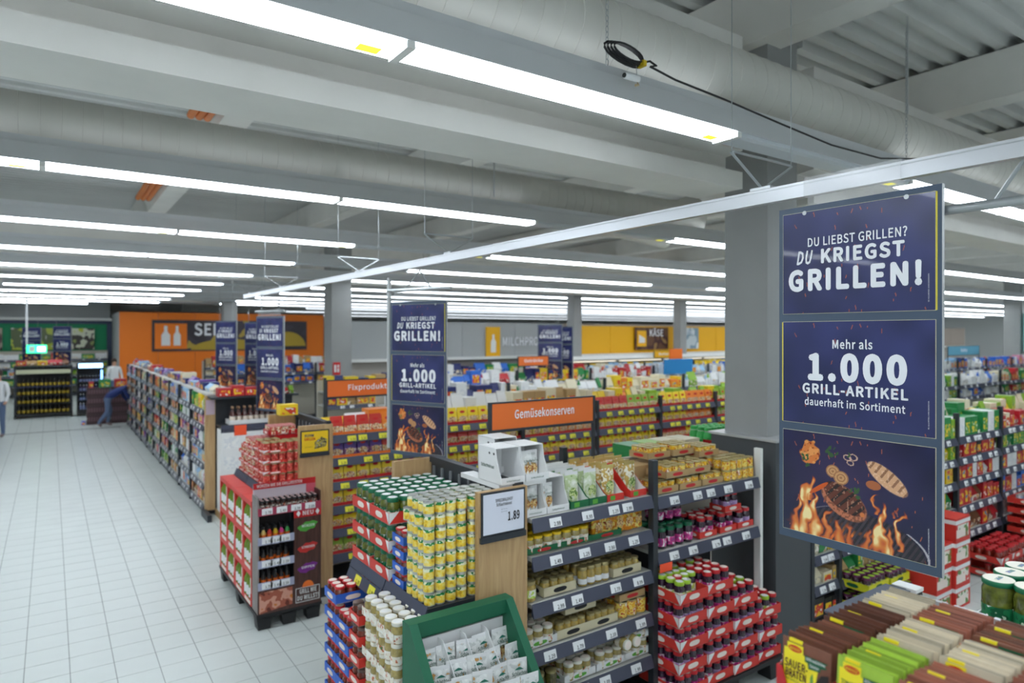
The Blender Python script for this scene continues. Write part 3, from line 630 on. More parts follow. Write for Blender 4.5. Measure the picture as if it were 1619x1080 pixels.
# aisle signs on frames
def aisle_sign(x, y, w_, z, txt, label, ht=.19, colr=None, tw=.55, base=1.72, legs=True, fh=.05):
    t = T('aisle_sign', (x, y, base), label, 'sign'); z -= base
    O('sign_panel', MB().box(.02, w_-.02, 0, .012, z, z+ht, colr or M('sign_orange', '#e5712c', .5)), t)
    O('sign_frame', MB().box(0, .022, -.004, .02, 0 if legs else z, z+ht+.01, c_dark).box(w_-.022, w_, -.004, .02, 0 if legs else z, z+ht+.01, c_dark).box(.022, w_-.022, -.004, .02, z+ht, z+ht+.01, c_dark).box(.022, w_-.022, -.004, .02, z-.02, z, c_dark), t)
    O('lettering', text_mesh(txt, w_*tw, m_txt, fh, .02), t, (w_/2, -.003, z+ht*.38)); return t
aisle_sign(2.53, 3.92, .99, 2.02, 'Gemüsekonserven', 'orange aisle sign for tinned vegetables above the front gondola', .185, fh=.06, tw=.56)
aisle_sign(2.53, 7.3, 1.05, 1.99, 'Fixprodukte', 'orange aisle sign for mix products above the second gondola', .18, fh=.06, tw=.5)

# bay 1, top shelf: white display boxes and pouches
schl = PRINT('pouch_white', ['#eef0ee', '#e2e4e2', '#c8ccc9', '#c79350'], 28, stops=[0, .4, .55, .66]); p_food = PRINT('pouch_food', ['#c98a3c', '#e6c987', '#a05a22', '#f0e4c4'], 70)
txt_g = M('dark_green_ink', '#16523f', .5)
WP = pouch('kraut_pouch', .085, .165, .05, schl, white, p_food); tm = text_mesh('Schlachte', .062, txt_g, .014, .01); WP.parts.append(('lettering', MB().join(tm, Matrix.Translation((0, -.0255, .095))).mesh('lettering'))); tm2 = text_mesh('kraut', .038, txt_g, .013, .01); WP.parts.append(('lettering', MB().join(tm2, Matrix.Translation((0, -.0265, .078))).mesh('lettering')))
def display_box():
    w_, d, h = .178, .26, .215; mb = MB()
    sp = [(-d/2, 0), (d/2, 0), (d/2, h), (-d/2+.06, h), (-d/2+.045, h*.6), (-d/2, .04)]
    for s in (-1, 1): mb.prism(sp, 'x', s*w_/2, s*(w_/2-.004), white)
    mb.box(-w_/2, w_/2, -d/2, d/2, 0, .004, white).box(-w_/2, w_/2, d/2-.004, d/2, 0, h, white).box(-w_/2, w_/2, -d/2+.06, d/2, h-.004, h, white).box(-w_/2, w_/2, -d/2-.001, -d/2+.003, 0, .042, white)
    hole = MB()
    for y in (.0, -.05): hole.lathe([(.008, -w_/2-.0006), (.008, -w_/2)], c_ink, 10, c=(0, y, h*.84), axis='x')
    lt = MB().join(text_mesh('Schlachtekraut', .1, txt_g, None, .01), Matrix.Translation((0, -d/2-.002, .015))); ls = MB().join(text_mesh('Schlachtekraut', .15, txt_g, .02, .01), Matrix.Translation((-w_/2-.001, .02, .09)) @ Matrix.Rotation(-PI/2, 4, 'Z'))
    return Proto('display_box', mb.mesh('display_box'), [('hole', hole.mesh('hole')), ('lettering', lt.mesh('lettering')), ('lettering', ls.mesh('lettering'))], 'box')
DB = display_box()
for k, (x, y, z, l) in enumerate(((2.33, 3.47, 1.78, 'empty-fronted white display box on top of the oak end, leftmost of the upper pair'), (2.515, 3.47, 1.78, 'white display box with pouches, right of the upper pair'), (2.47, 3.70, 1.80, 'white display box behind the upper pair'),
                                  (2.50, 3.47, 1.555, 'white pouch display box on the top shelf, under the upper pair'), (2.685, 3.47, 1.555, 'white pouch display box on the top shelf beside green pouch boxes'))): DB.put((x, y, z), l, None)
O('carton', MB().box(2.24, 2.60, 3.36, 3.82, 1.75, 1.779, white), label='flat white carton lid under the upper display boxes', cat='carton')
for x, y, z in ((2.49, 3.43, 1.79), (2.545, 3.44, 1.79), (2.475, 3.42, 1.565), (2.53, 3.42, 1.565), (2.66, 3.43, 1.565)): WP.put((x, y, z), 'white kraut pouch standing in a white display box on the front bay', 'kraut pouches in display boxes')
pg = PRINT('pouch_palegreen', ['#e8ece0', '#d5ddc6', '#b9c99a', '#7fa05a'], 24); pgd = PRINT('pouch_gold', ['#e8dfc0', '#c9a85a', '#f2ecd8', '#8f6a2c'], 26); pgf = PRINT('pouch_greenfood', ['#9ab85a', '#d8e2a0', '#5f8a34', '#f0f0e0'], 50)
PG = pouch('vegetable_pouch', .11, .21, .06, pg, white, pgf); PGD = pouch('vegetable_pouch', .11, .22, .06, pgd, M('foil_gold', '#d8c27a', .25, metal=.5), pgf)
def slant_box(m, inner):
    w_, d, h = .155, .26, .2; sp = [(-d/2, 0), (d/2, 0), (d/2, h), (d/2-.06, h*1.02), (-d/2+.03, .06), (-d/2, .05)]; mb = MB()
    for s in (-1, 1): mb.prism(sp, 'x', s*w_/2, s*(w_/2-.003), m)
    mb.box(-w_/2, w_/2, -d/2, -d/2+.003, 0, .05, m).box(-w_/2, w_/2, -d/2, d/2, 0, .003, inner).box(-w_/2, w_/2, d/2-.003, d/2, 0, h, m)
    ins = MB()
    for s in (-1, 1): ins.prism([(u*.98, v*.985+.001) for u, v in sp], 'x', s*(w_/2-.003), s*(w_/2-.004), inner)
    return Proto('pouch_box', mb.mesh('pouch_box'), [('inside_lining', ins.mesh('inside_lining')), ('logo', MB().box(-.05, -.005, -d/2-.001, -d/2, .01, .04, M('leaf_green'), 'y').mesh('logo'))], 'box')
SBG, SBR = slant_box(green, white), slant_box(red, white)
for x, P_, l in ((2.86, SBG, 'green and white pouch box on the top shelf, nearest the white boxes'), (3.02, SBG, 'green and white pouch box on the top shelf, middle one'), (3.18, SBR, 'red and white pouch box on the top shelf, middle one'), (3.40, SBR, 'red pouch box on the top shelf beside the dark post')):
    P_.put((x, 3.46, 1.555), l)
for x in (2.86, 3.02): packs(PG, [x], [3.42, 3.47, 3.53], 1.57, 'pale green vegetable pouch in a green box on the top shelf', 'pale green pouches', jr=.05)
for x in (3.18, 3.40): packs(PGD, [x], [3.42, 3.48, 3.54], 1.57, 'gold and green vegetable pouch in a red box on the top shelf', 'gold pouches', jr=.05)
packs(PG, [2.80, 2.91, 3.02], [3.63, 3.71, 3.77], 1.56, 'pale green vegetable pouch standing loose behind the boxes', 'loose pale pouches'); packs(PGD, [3.14, 3.26, 3.38, 3.48], [3.64, 3.72], 1.57, 'gold vegetable pouch standing loose behind the red boxes', 'loose gold pouches')
# shelf 2
for k, x in enumerate((2.56, 2.83)): T_GREEN.put((x+.01, 3.44, 1.315), 'low green tray of yellow-lid jars, %s on the second shelf' % ('nearest the oak panel' if k == 0 else 'second from the oak panel'))
T_GREEN.put((3.11, 3.44, 1.315), 'low green tray with gold pouches on the second shelf')
packs(YELJ, span(2.43, 2.96, .076), [3.375, 3.45, 3.525, 3.6], 1.32, 'yellow-lidded salad jar in a green tray on the second shelf', 'yellow-lidded jars')
pyo = PRINT('pouch_yellow', ['#f2c61f', '#e08a1e', '#f7e27a', '#b8521c'], 30); PY = pouch('soup_bag', .1, .19, .05, pyo, yellow, p_food)
packs(PY, span(3.02, 3.5, .105), [3.40, 3.47, 3.54], 1.32, 'yellow and orange bag on the right of the second shelf', 'yellow bags on the second shelf', jr=.1)
# shelf 3
for k, x in enumerate((2.70, 3.30)): T_CREAM.put((x, 3.44, 1.025), 'cream tray of celery jars on the third shelf, %s' % ('left one' if k == 0 else 'right one'))
BIGJ.put((2.47, 3.37, 1.025), 'wide onion jar with a green label alone at the oak panel')
packs(PALEJ, span(2.57, 2.83, .066), [3.375, 3.44, 3.505], 1.03, 'celery jar in the left cream tray on the third shelf', 'celery jars left tray'); packs(PALEJ, span(3.17, 3.43, .066), [3.375, 3.44, 3.505], 1.03, 'celery jar in the right cream tray on the third shelf', 'celery jars right tray')
packs(PALEL, span(2.88, 3.14, .072), [3.37, 3.445, 3.52], 1.025, 'tall celery jar with white label between the cream trays', 'tall celery jars'); packs(PALEJ, span(2.40, 3.48, .068), [3.60, 3.67], 1.025, 'celery jar in the back rows of the third shelf', 'celery jars back rows')
# shelf 4
T_WG.put((2.54, 3.44, .725), 'white and green tray of kraut salad jars on the fourth shelf'); packs(WHJ, span(2.42, 2.66, .078), [3.375, 3.45, 3.525], .73, 'kraut salad jar in the white and green tray on the fourth shelf', 'kraut salad jars fourth shelf')
for k, (x, z) in enumerate(((2.81, .725), (3.075, .725), (2.90, .855))):
    T_CREAM.put((x, 3.44 if k < 2 else 3.47, z), 'cream jar tray on the fourth shelf, %s' % ('lower left', 'lower right', 'stacked on top')[k])
    packs(PALEJ, span(x-.12, x+.12, .066), [3.375, 3.44, 3.505] if k < 2 else [3.41, 3.47, 3.53], z+.005, 'celery jar in the %s cream tray of the fourth shelf' % ('lower left', 'lower right', 'upper')[k], 'celery jars fourth shelf %d' % k)
packs(GOLD, span(3.23, 3.5, .098)[:3], [3.38, 3.48], .725, 'large yellow pea can at the right end of the fourth shelf', 'large yellow cans'); T_TAN.put((3.36, 3.45, .838), 'tan and green tray lying on the yellow cans')
# shelf 5
packs(OLJ, span(2.42, 2.70, .084), [3.385, 3.47, 3.555], .425, 'olive green jar on the lowest visible shelf by the oak panel', 'olive jars')
for k, (x, z) in enumerate(((2.87, .425), (3.15, .425), (3.40, .425), (3.38, .545))):
    T_WG.put((x, 3.44, z), 'white and green kraut tray on the lowest shelf, %s' % ('left', 'middle', 'right', 'stacked on the right one')[k]); packs(WHJ, span(x-.115, x+.115, .077), [3.375, 3.45, 3.525], z+.005, 'kraut salad jar in the %s tray of the lowest shelf' % ('left', 'middle', 'right', 'stacked')[k], 'kraut jars lowest shelf %d' % k)
for x in (3.22, 3.31): WHJ.put((x, 3.36, .585), 'kraut salad jar lying on its side, lid to the front', 'lying kraut jars', rot=(PI/2, 0, 0))
# bay 2 top shelf: yellow cans in tan trays
for k, (x, y, z, n) in enumerate(((3.70, 3.44, 1.535, 0), (3.96, 3.44, 1.535, 0), (4.22, 3.44, 1.535, 0), (3.83, 3.45, 1.635, 0), (4.09, 3.46, 1.635, 0), (4.15, 3.67, 1.735, 0), (4.42, 3.64, 1.70, 0), (3.88, 3.68, 1.735, 0))):
    T_TAN.put((x, y, z), 'tan tray of yellow cans on the top shelf left of the column, %s' % ('lower left', 'lower middle', 'lower right', 'upper left', 'upper middle', 'back middle', 'back right', 'back left')[k]); packs(FRUIT, span(x-.112, x+.112, .073), [y-.06, y+.015, y+.075], z+.005, 'yellow vegetable can in a tan tray left of the column', 'yellow cans in tan trays')
packs(FRUIT, span(4.36, 4.73, .075), [3.36, 3.44], 1.535, 'yellow vegetable can at the right end of the top shelf, lower layer', 'yellow cans lower right'); packs(FRUIT, span(4.36, 4.73, .075), [3.36, 3.44, 3.52], 1.618, 'yellow vegetable can at the right end of the top shelf, upper layer', 'yellow cans upper right')
O('carton', MB().box(3.60, 4.73, 3.58, 3.79, 1.532, 1.70, tan), label='tan cartons filling the back of the yellow can shelf', cat='carton')
# bay 2 second shelf
packs(JAM_DG, span(3.62, 4.0, .086), [3.37, 3.46, 3.55], 1.135, 'purple cabbage jar with a dark green lid on the second shelf', 'green-lidded cabbage jars'); packs(JAM_DG, span(3.72, 4.0, .09), [3.48, 3.57], 1.287, 'purple cabbage jar with a dark green lid in the upper layer', 'green-lidded cabbage jars above')
for k, (x, z) in enumerate(((4.16, 1.135), (4.40, 1.135), (4.62, 1.135), (4.46, 1.29))):
    T_REDS.put((x, 3.41, z), 'small red tray of violet-label jars on the second shelf, %s' % ('left', 'middle', 'right', 'on top')[k]); packs(JAM_V if k > 1 else JAM_R, span(x-.085, x+.085, .074)[:2], [3.375, 3.455], z+.005, 'purple cabbage jar in the %s small red tray' % ('left', 'middle', 'right', 'top')[k], 'cabbage jars small tray %d' % k, jit=.001)
packs(JAM_V, span(4.08, 4.70, .08), [3.55], 1.135, 'violet-label cabbage jar behind the small red trays', 'cabbage jars behind trays')
O('dark_filler', MB().box(3.60, 4.74, 3.78, 3.795, .05, 1.1, c_black), label='black sheet behind the red tray stack', cat='board')  # plain black sheet standing before the bay's back panel
# pallet of cabbage jars in red trays
def pallet(x, y, lx, ly, label, h=.15):
    t = T('pallet', (x, y, 0), label, 'pallet')
    O('deck', MB().box(0, lx, 0, ly, h-.03, h, c_black).box(.02, lx-.02, .02, ly-.02, h-.05, h-.03, c_black), t)
    for i in range(3):
        for j in range(2 if ly < .7 else 3): O('foot', cached(('foot', h), lambda: MB().prism([(-.055, 0), (.055, 0), (.07, h-.03), (-.07, h-.03)], 'y', -.06, .06, c_black).mesh('foot')), t, (.075 + i*(lx-.15)/2, .08 + j*(ly-.16)/(1 if ly < .7 else 2), 0))
    return t
pallet(3.555, 3.08, 1.19, .69, 'black pallet under the red tray stack of cabbage jars', .17)
LV = (5, 5, 4, 3); CN = ('first', 'second', 'third', 'fourth')
for c in range(4):
    for k in range(LV[c]):
        z = .175 + .163 * k; x = 3.705 + .298 * c; y = 3.285 + (.012 if (c + k) % 2 else 0)
        T_JAM.put((x, y, z), 'red cabbage-jar tray in the %s column from the dark post, %s' % (CN[c], 'top one' if k == LV[c]-1 else ('level %s' % ('one', 'two', 'three', 'four', 'five')[k])))
        top = k == LV[c]-1
        for i, xx in enumerate(span(x-.14, x+.14, .08)[:4]):
            for j, yy in enumerate([y-.15, y-.07, y+.01, y+.09]):
                if not (top or j == 0 or (c == 0 and i == 0) or (k >= (LV + (0,))[c+1] and i > 1)): continue
                if top and c == 0 and k == 4 and i > 1 and j < 1: continue
                P_ = (JAM_G if rnd.random() < (.75 if c == 0 else .3) else JAM_R) if top else (JAM_R if rnd.random() < .7 else JAM_V)
                P_.put((xx, yy, z+.005), ('lime-lidded' if P_ is JAM_G else 'pink-label' if P_ is JAM_R else 'violet-label') + ' cabbage jar in the %s red tray column of the pallet stack, %s' % (CN[c], 'top tray' if top else 'below the top'), 'cabbage jars pallet %d %d' % (c, top), rnd.uniform(0, 6))
O('advert_card', MB().box(3.555, 3.68, 3.27, 3.274, 1.0, 1.06, m_fl_or), label='orange advertising card hanging beside the dark post', cat='card')

# ------------------------------------------------------------------ front end cap
def end_cap(y0, y1, zs, label, xs=1.74, tagc=None):
    t = T('end_cap_shelf', (2.05, y0, 0), label, 'shelf'); W = y1 - y0
    pn = MB().box(0, .35, -.02, .02, .1, 1.77, m_wood).mesh('side_panel'); O('side_panel', pn, t); O('side_panel', pn, t, (0, W, 0))
    O('panel_foot', MB().box(0, .35, -.022, .022, 0, .1, c_dark), t)
    bk = O('back_frame', MB().box(.30, .34, .03, W-.03, .05, 1.74, c_dark).box(.29, .35, .02, W-.02, 1.74, 1.785, c_dark), t)
    for k in range(9): O('slat', cached(('slat',), lambda: MB().box(.288, .30, -.012, .012, .1, 1.72, M('slat_grey', '#787c80', .5)).mesh('slat')), bk, (0, .08 + k*(W-.16)/8, 0))
    for k in range(2):
        a, b = .025 + k*(W-.04)/2, .02 + (k+1)*(W-.04)/2
        s = O('shelf', MB().box(xs-2.05, .29, a, b, zs-.03, zs, c_dark).box(xs-2.05, .0, a, a+.01 if k == 0 else b, zs-.075, zs-.03, c_dark), t)
        O('price_rail', MB().prism([(xs-2.05, zs+.012), (xs-2.05-.03, zs-.06), (xs-2.05, zs-.075)], 'y', a, b-.008, m_lip), s); O('price_rail', MB().prism([(xs-2.05-.028, zs-.065), (xs-2.05-.058, zs-.135), (xs-2.05-.02, zs-.14)], 'y', a, b-.008, m_lip), s)
        for q in range(4): O('price_tag', (tagc or [YTAG, TAGS[3], YTAG, TAGS[0]])[(q + k) % 4], s, (xs-2.05-.024 - .03*(q % 2), b - .08 - q*(b-a-.1)/4, zs-.06 - .07*(q % 2)), rot=(math.radians(-22), 0, -PI/2))
    return t
end_cap(3.31, 4.47, 1.15, 'front oak end cap with pickle jars and corn cans')
def price_frame(x, y, z, w_, h, label, m):
    t = T('price_sign', (x, y, z), label, 'sign')
    O('holder', MB().box(-.012, w_+.012, -.008, 0, -.012, h+.012, c_dark).box(-.02, w_+.012, -.02, 0, -.045, -.012, c_dark), t); O('card', MB().box(0, w_, -.011, -.008, 0, h, m), t); return t
ps = price_frame(2.075, 3.288, 1.52, .29, .235, 'white price sign reading 1.89 on the front oak panel', M('price_card', '#dfe3f0', .5))
for s, w_, x, z, h in (('SPREEWALDHOF', .125, .145, .185, .018), ('Schlachtekraut', .11, .145, .16, .017), ('1.89', .085, .215, .065, .05)): O('lettering', text_mesh(s, w_, c_ink, h, .03 if s[0] == '1' else .006), ps, (x, -.0125, z))
for z in (.135, .12): O('fine_print', text_mesh('580 ml Glas', .045, M('grey_ink', '#8a8d9a', .6), .006, 0), ps, (.145, -.0125, z))
# pickles on the shelf
for k in range(3):
    for q, (y, l) in enumerate(((4.30, 'far'), (3.995, 'near'))):
        z = 1.152 + .176 * k; T_RED.put((2.035, y, z), 'red pickle tray on the front end cap, %s stack, %s level' % (l, ('bottom', 'middle', 'top')[k]))
        for i, xx in enumerate(span(1.745, 2.33, .086)):
            for j, yy in enumerate(span(y-.145, y+.145, .092)):
                if not (k == 2 or i == 0 or (q == 1 and j == 0)): continue
                PICKLE.put((xx + rnd.uniform(-.002, .002), yy, z+.005), 'green-lidded pickle jar in the %s red tray stack of the end cap, %s level' % (l, ('bottom', 'middle', 'top')[k]), 'pickle jars %s %d' % (l, k), rnd.uniform(0, 6))
# small sauce jars in blue trays
for k in range(4):
    z = 1.152 + .088 * k
    T_BLUE.put((1.835, 3.745, z), 'blue sauce-jar tray on the end cap shelf, %s of its stack' % ('lowest', 'second', 'third', 'top')[k])
    for xx in (1.79, 1.87):
        for yy in (3.705, 3.785): SM.put((xx, yy, z+.004), 'small red-lidded sauce jar in the %s blue tray on the end cap shelf' % ('lowest', 'second', 'third', 'top')[k], 'small sauce jars %d' % k)
# corn cans
for k in range(8):
    for i, xx in enumerate([1.775, 1.845, 1.915, 1.985, 2.065, 2.135, 2.205]):
        for j, yy in enumerate([3.385, 3.455, 3.525, 3.595]):
            if not (k == 7 or j == 0 or i == 0): continue
            if k < 7 and j == 0 and i > 5: continue
            dx = -.022 if (k == 6 and i == 0 and j > 0) else 0
            CORN.put((xx + dx + rnd.uniform(-.003, .003), yy + rnd.uniform(-.003, .003), 1.152 + .0742*k), 'yellow corn can in the tall stack on the front end cap, %s layer' % ORD[k].replace('first', 'lowest').replace('eighth', 'top'), 'corn cans layer %d' % k, rnd.uniform(0, 6))
packs(CORN, [2.275, 2.305], [3.43, 3.5], 1.152 + .0742*6, 'yellow corn can low at the back of the end cap stack', 'corn cans at the back')
# floor stack under the end cap
pallet(1.53, 3.34, .52, 1.12, 'black pallet under the floor stack of the front end cap')
for k in range(7):
    z = .155 + .128 * k; top = k == 6
    for q, y in enumerate((4.34, 4.12)):
        if top and q: continue
        for p, x in enumerate((1.655, 1.90)):
            if p and not top: continue
            T_BLUE2.put((x, y, z), 'blue sauce-jar tray in the floor stack, %s column, %s%s' % (('far', 'near')[q], 'top' if top else 'level ' + ('one', 'two', 'three', 'four', 'five', 'six')[k], ' at the back' if p else ''))
            for xx in span(x-.115, x+.115, .077):
                for yy in span(y-.1, y+.1, .077):
                    if top or (p == 0 and xx < x - .05) or (k == 5 and q): SAUCE.put((xx, yy, z+.005), 'red-lidded brown sauce jar in the %s blue column of the floor stack, %s' % (('far', 'near')[q], 'top layer' if top else 'below the top'), 'sauce jars %d %d' % (q, top), rnd.uniform(0, 6))
T_REDF = tray('cardboard_tray', .24, .16, .06, red, offw)
for k in range(7):
    z = .155 + .128 * k; T_REDF.put((1.655, 3.915, z), 'narrow red relish tray in the floor stack, %s' % (ORD[k] + ' from the floor'))
    for xx in span(1.54, 1.77, .076):
        for yy in (3.875, 3.952):
            if k == 6 or xx < 1.6: DARKJ.put((xx, yy, z+.005), 'dark relish jar in the narrow red trays of the floor stack, %s' % ('top layer' if k == 6 else 'below the top'), 'relish jars %d' % (k == 6), rnd.uniform(0, 6))
packs(DARKJ, [1.83, 1.905], [3.875, 3.955, 4.03, 4.1], .155 + .128*6, 'dark relish jar at the back of the floor stack top', 'relish jars back')
for k in range(8):
    z = .155 + .1195 * k
    for i, xx in enumerate([1.60, 1.682, 1.764, 1.846, 1.928]):
        for j, yy in enumerate([3.385, 3.467, 3.549, 3.631, 3.713, 3.795]):
            if not (k == 7 or i == 0 or (j == 0 and i < 2)): continue
            KRAUT.put((xx - (.02 if k > 3 and j < 3 else 0) + rnd.uniform(-.003, .003), yy, z), 'white-lidded sauerkraut jar in the floor stack, %s layer' % ORD[k].replace('first', 'lowest').replace('eighth', 'top'), 'sauerkraut jars layer %d' % k, rnd.uniform(0, 6))
    if k % 2:
        for yy in (3.47, 3.72): O('sleeve', cached(('slv',), lambda: MB().box(-.002, 0, -.11, .11, .0, .05, l_wh).mesh('sleeve')), None, (1.545 if yy < 3.6 else 1.555, yy, z+.01), label='white printed cardboard sleeve around sauerkraut jars, %s layer, %s' % (ORD[k], 'near' if yy < 3.6 else 'far'), cat='sleeve')
# green floor display with kraut pouches
gd = M('display_green', '#176447', .55); t = T('floor_display', (1.555, 2.83, -.012), 'dark green cardboard floor display in front of the oak panel', 'display')
for x in (0, .62): O('side_wall', MB().prism([(0, 0), (.44, 0), (.44, 1.17), (.36, 1.17), (.0, .72)], 'x', x, x+.05, gd), t)
O('top_edge', MB().box(.05, .62, .36, .44, 1.09, 1.17, gd), t); O('rear_wall', MB().box(.05, .62, .41, .44, 0, 1.09, gd), t); O('front_wall', MB().box(.05, .62, 0, .03, 0, .62, gd), t)
O('white_liner', MB().box(.05, .62, .395, .41, .5, 1.06, white).prism([(.03, .62), (.40, .85), (.40, .87), (.03, .64)], 'x', .055, .615, white).box(.05, .62, -.004, .0, .63, .70, white), t)
for k in range(4): O('divider', MB().prism([(.03, .64), (.40, .86), (.40, 1.05), (.34, 1.05), (.03, .72)], 'x', .05 + .14*k, .054 + .14*k, white), t)
WP2 = pouch('kraut_pouch', .118, .19, .06, schl, white, p_food)
WP2.parts.append(('lettering', MB().join(text_mesh('Schlachte', .085, txt_g, .02, .02), Matrix.Translation((0, -.031, .112))).mesh('lettering'))); WP2.parts.append(('lettering', MB().join(text_mesh('kraut', .055, txt_g, .02, .02), Matrix.Translation((0, -.032, .088))).mesh('lettering')))
WP2.parts.append(('mountain_mark', MB().poly([(-.025, -.024, .138), (.03, -.024, .138), (.014, -.022, .148), (.004, -.021, .152), (-.012, -.022, .146)], M('mark_green', '#1d6b5a', .5)).mesh('mountain_mark')))
for j in range(4):
    for i in range(5):
        if j == 0 and i == 1: continue
        WP2.put((1.665 + .118*i - .02*(j % 2), 2.90 + .085*j, .665 + .052*j), 'white kraut pouch leaning in the green floor display, %s row' % ORD[j], 'kraut pouches display row %d' % j, rot=(-.10 + rnd.uniform(-.06, .06), rnd.uniform(-.05, .05), rnd.uniform(-.25, .15)))
packs(WP, span(1.60, 2.18, .084), [2.80], .46, 'white kraut pouch in the lower tier of the green floor display', 'kraut pouches lower tier')
O('tier_shelf', MB().box(.0, .67, -.11, 0, .4, .46, white), t)
# ------------------------------------------------------------------ foreground end cap: seasoning sachets in red trays
navy = M('navy_rail', '#232a48', .4); brn = M('sachet_brown', '#7d4f3d', .35, var=.12, vscale=30); brn2 = M('sachet_dark', '#5f3a2c', .35, var=.12, vscale=30); rus = M('sachet_rust', '#9a5f4c', .35, var=.1, vscale=30); crm = M('sachet_cream', '#c9bda4', .35, var=.06, vscale=30); lim = M('sachet_lime', '#9fc044', .35, var=.1, vscale=30)
byel = M('sachet_yellow', '#f3e02a', .35); bred = M('brand_red', '#cf1f22', .35); bgrn = M('banner_green', '#0e5c3c', .4); dish = M('dish_dark', '#2b2422', .3); meat = PRINT('meat', ['#6b3626', '#8c5240', '#b98468', '#4a2118'], 160); grat = PRINT('gratin', ['#c8321f', '#e8d9b0', '#d98a3a', '#6f8a3a', '#b8231a'], 130, stops=[0, .36, .48, .58, .66])
SW, SH = .108, .138
def sachet(name, m, kind=None, flash=False):
    """flat bag in the y-z plane facing -x, seals at top and bottom"""
    mb = MB(); pr = [(0, .0012), (.012, .0015), (.03, .004), (.09, .0045), (.125, .0015), (SH, .001)]
    vs = []
    for z, t in pr:
        for y, k in ((-SW/2, .2), (-SW/4, 1), (SW/4, 1), (SW/2, .2)): vs.append((-max(.0008, t*k), y, z))
    n = len(vs); vs += [(-x, y, z) for x, y, z in vs]; fs = []
    for r in range(len(pr)-1):
        for c in range(3): a = r*4+c; fs += [(a, a+4, a+5, a+1), (n+a, n+a+1, n+a+5, n+a+4)]
        a = r*4; fs += [(a, n+a, n+a+4, a+4), (a+3, a+7, n+a+7, n+a+3)]
    L = (len(pr)-1)*4; fs += [(L, n+L, n+L+1, L+1), (L+1, n+L+1, n+L+2, L+2), (L+2, n+L+2, n+L+3, L+3)]
    mb.add(vs, fs, m); parts = []
    X = -.0052
    def P(pts, mm, nm, dx=0): parts.append((nm, MB().poly([(X-dx, SW/2 - u*SW, v*SH) for u, v in pts], mm).mesh(nm)))
    def TXT(s, w_, h, mm, u, v, bold=.015, dx=.0008):
        tm = text_mesh(s, w_, mm, h, bold); parts.append(('lettering', MB().join(tm, Matrix.Translation((X-dx, SW/2-u*SW, v*SH)) @ Matrix.Rotation(-PI/2, 4, 'Z')).mesh('lettering')))
    top = MB().box(-.0022, .0022, SW/2-.045, SW/2-.015, SH-.006, SH+.0006, byel).mesh('yellow_flash'); parts.append(('yellow_flash', top)) if kind or flash else None
    if kind:
        P([(.06, .12), (.06, .86), (.12, .86), (.12, .95), (.46, .95), (.46, .83), (.78, .72), (.74, .5), (.44, .1)], byel, 'yellow_panel')
        P([(.29 + .145*math.cos(a), .875 + .05*math.sin(a)) for a in np.linspace(0, 2*PI, 17)[:-1]], bred, 'brand_oval', .0004); TXT('MAGGI', .024, .006, byel, .29, .855)
        P([(.50, .84), (.50, .75), (.56, .74), (.58, .66), (.82, .68), (.82, .73), (.95, .76), (.90, .80), (.97, .84)], bgrn, 'green_banner', .0004); TXT('100% natürlichen', .042, .006, white, .72, .785, .01); TXT('Zutaten', .02, .006, white, .70, .705, .01)
        if kind == 'sauer':
            for s, v in (('SAUER-', .58), ('BRATEN', .44)): TXT(s, .052 if s[0] == 'S' else .046, .016, M('aubergine_ink', '#4d1430', .5), .33, v, .02)
            TXT('ein Genuss', .03, .005, bgrn, .26, .385, .0); TXT('FRISCH &', .024, .006, M('aubergine_ink'), .2, .25, .0); TXT('LECKER', .02, .006, M('aubergine_ink'), .2, .19, .0)
            P([(.62, .47), (.65, .42), (.69, .5), (.67, .62), (.63, .56)], M('bay_leaf', '#6d9a45', .5), 'bay_leaf', .0006); P([(.34, .33), (.4, .33), (.5, .18), (.52, .1), (.4, .17)], M('onion', '#e4e6c8', .4), 'onion_slice', .0006)
            P([(.42, .02), (.44, .12), (.84, .64), (.99, .68), (.99, .02)], dish, 'dark_dish', .0006); P([(.64, .26), (.84, .47), (.985, .52), (.985, .12), (.82, .06)], meat, 'roast', .001); P([(.55, .03), (.62, .1), (.8, .06), (.8, .02)], M('potato', '#b8522a', .5), 'side_dish', .001)
        else:
            TXT('TOMATEN-ZUCCHINI' if kind == 'gratin' else 'MEHL-', .066 if kind == 'gratin' else .03, .009, bgrn, .42, .64, .01); TXT('GRATIN' if kind == 'gratin' else 'SAUCE', .05, .017, bgrn if kind == 'gratin' else M('aubergine_ink'), .34, .49, .02)
            P([(.70 + .36*math.cos(a), .22 + .30*math.sin(a)) for a in np.linspace(0, 2*PI, 25)[:-1] if .70 + .36*math.cos(a) < .99 and .22 + .3*math.sin(a) > .01], white, 'white_dish', .0005); P([(.72 + .30*math.cos(a), .20 + .26*math.sin(a)) for a in np.linspace(0, 2*PI, 25)[:-1] if .72 + .30*math.cos(a) < .99 and .20 + .26*math.sin(a) > .01], grat, 'gratin_picture', .001)
            for v in (.43, .39): TXT('natürlich gut', .03, .004, bgrn, .26, v, 0)
            TXT('FRISCH', .02, .006, bgrn, .2, .27, 0); TXT('LECKER', .02, .006, bgrn, .2, .2, 0)
    elif flash:
        P([(.45, .965), (.45, .93), (.8, .93), (.9, .965)], bgrn, 'green_banner')
    return Proto(name, mb.mesh(name, 50), parts, 'sachet')
S_BR, S_B2, S_RU, S_CR, S_LI = (sachet('seasoning_sachet', m) for m in (brn, brn2, rus, crm, lim)); FLASH = {id(q): sachet('seasoning_sachet', q.root.materials[0], None, True) for q in (S_BR, S_B2, S_RU, S_CR, S_LI)}; 
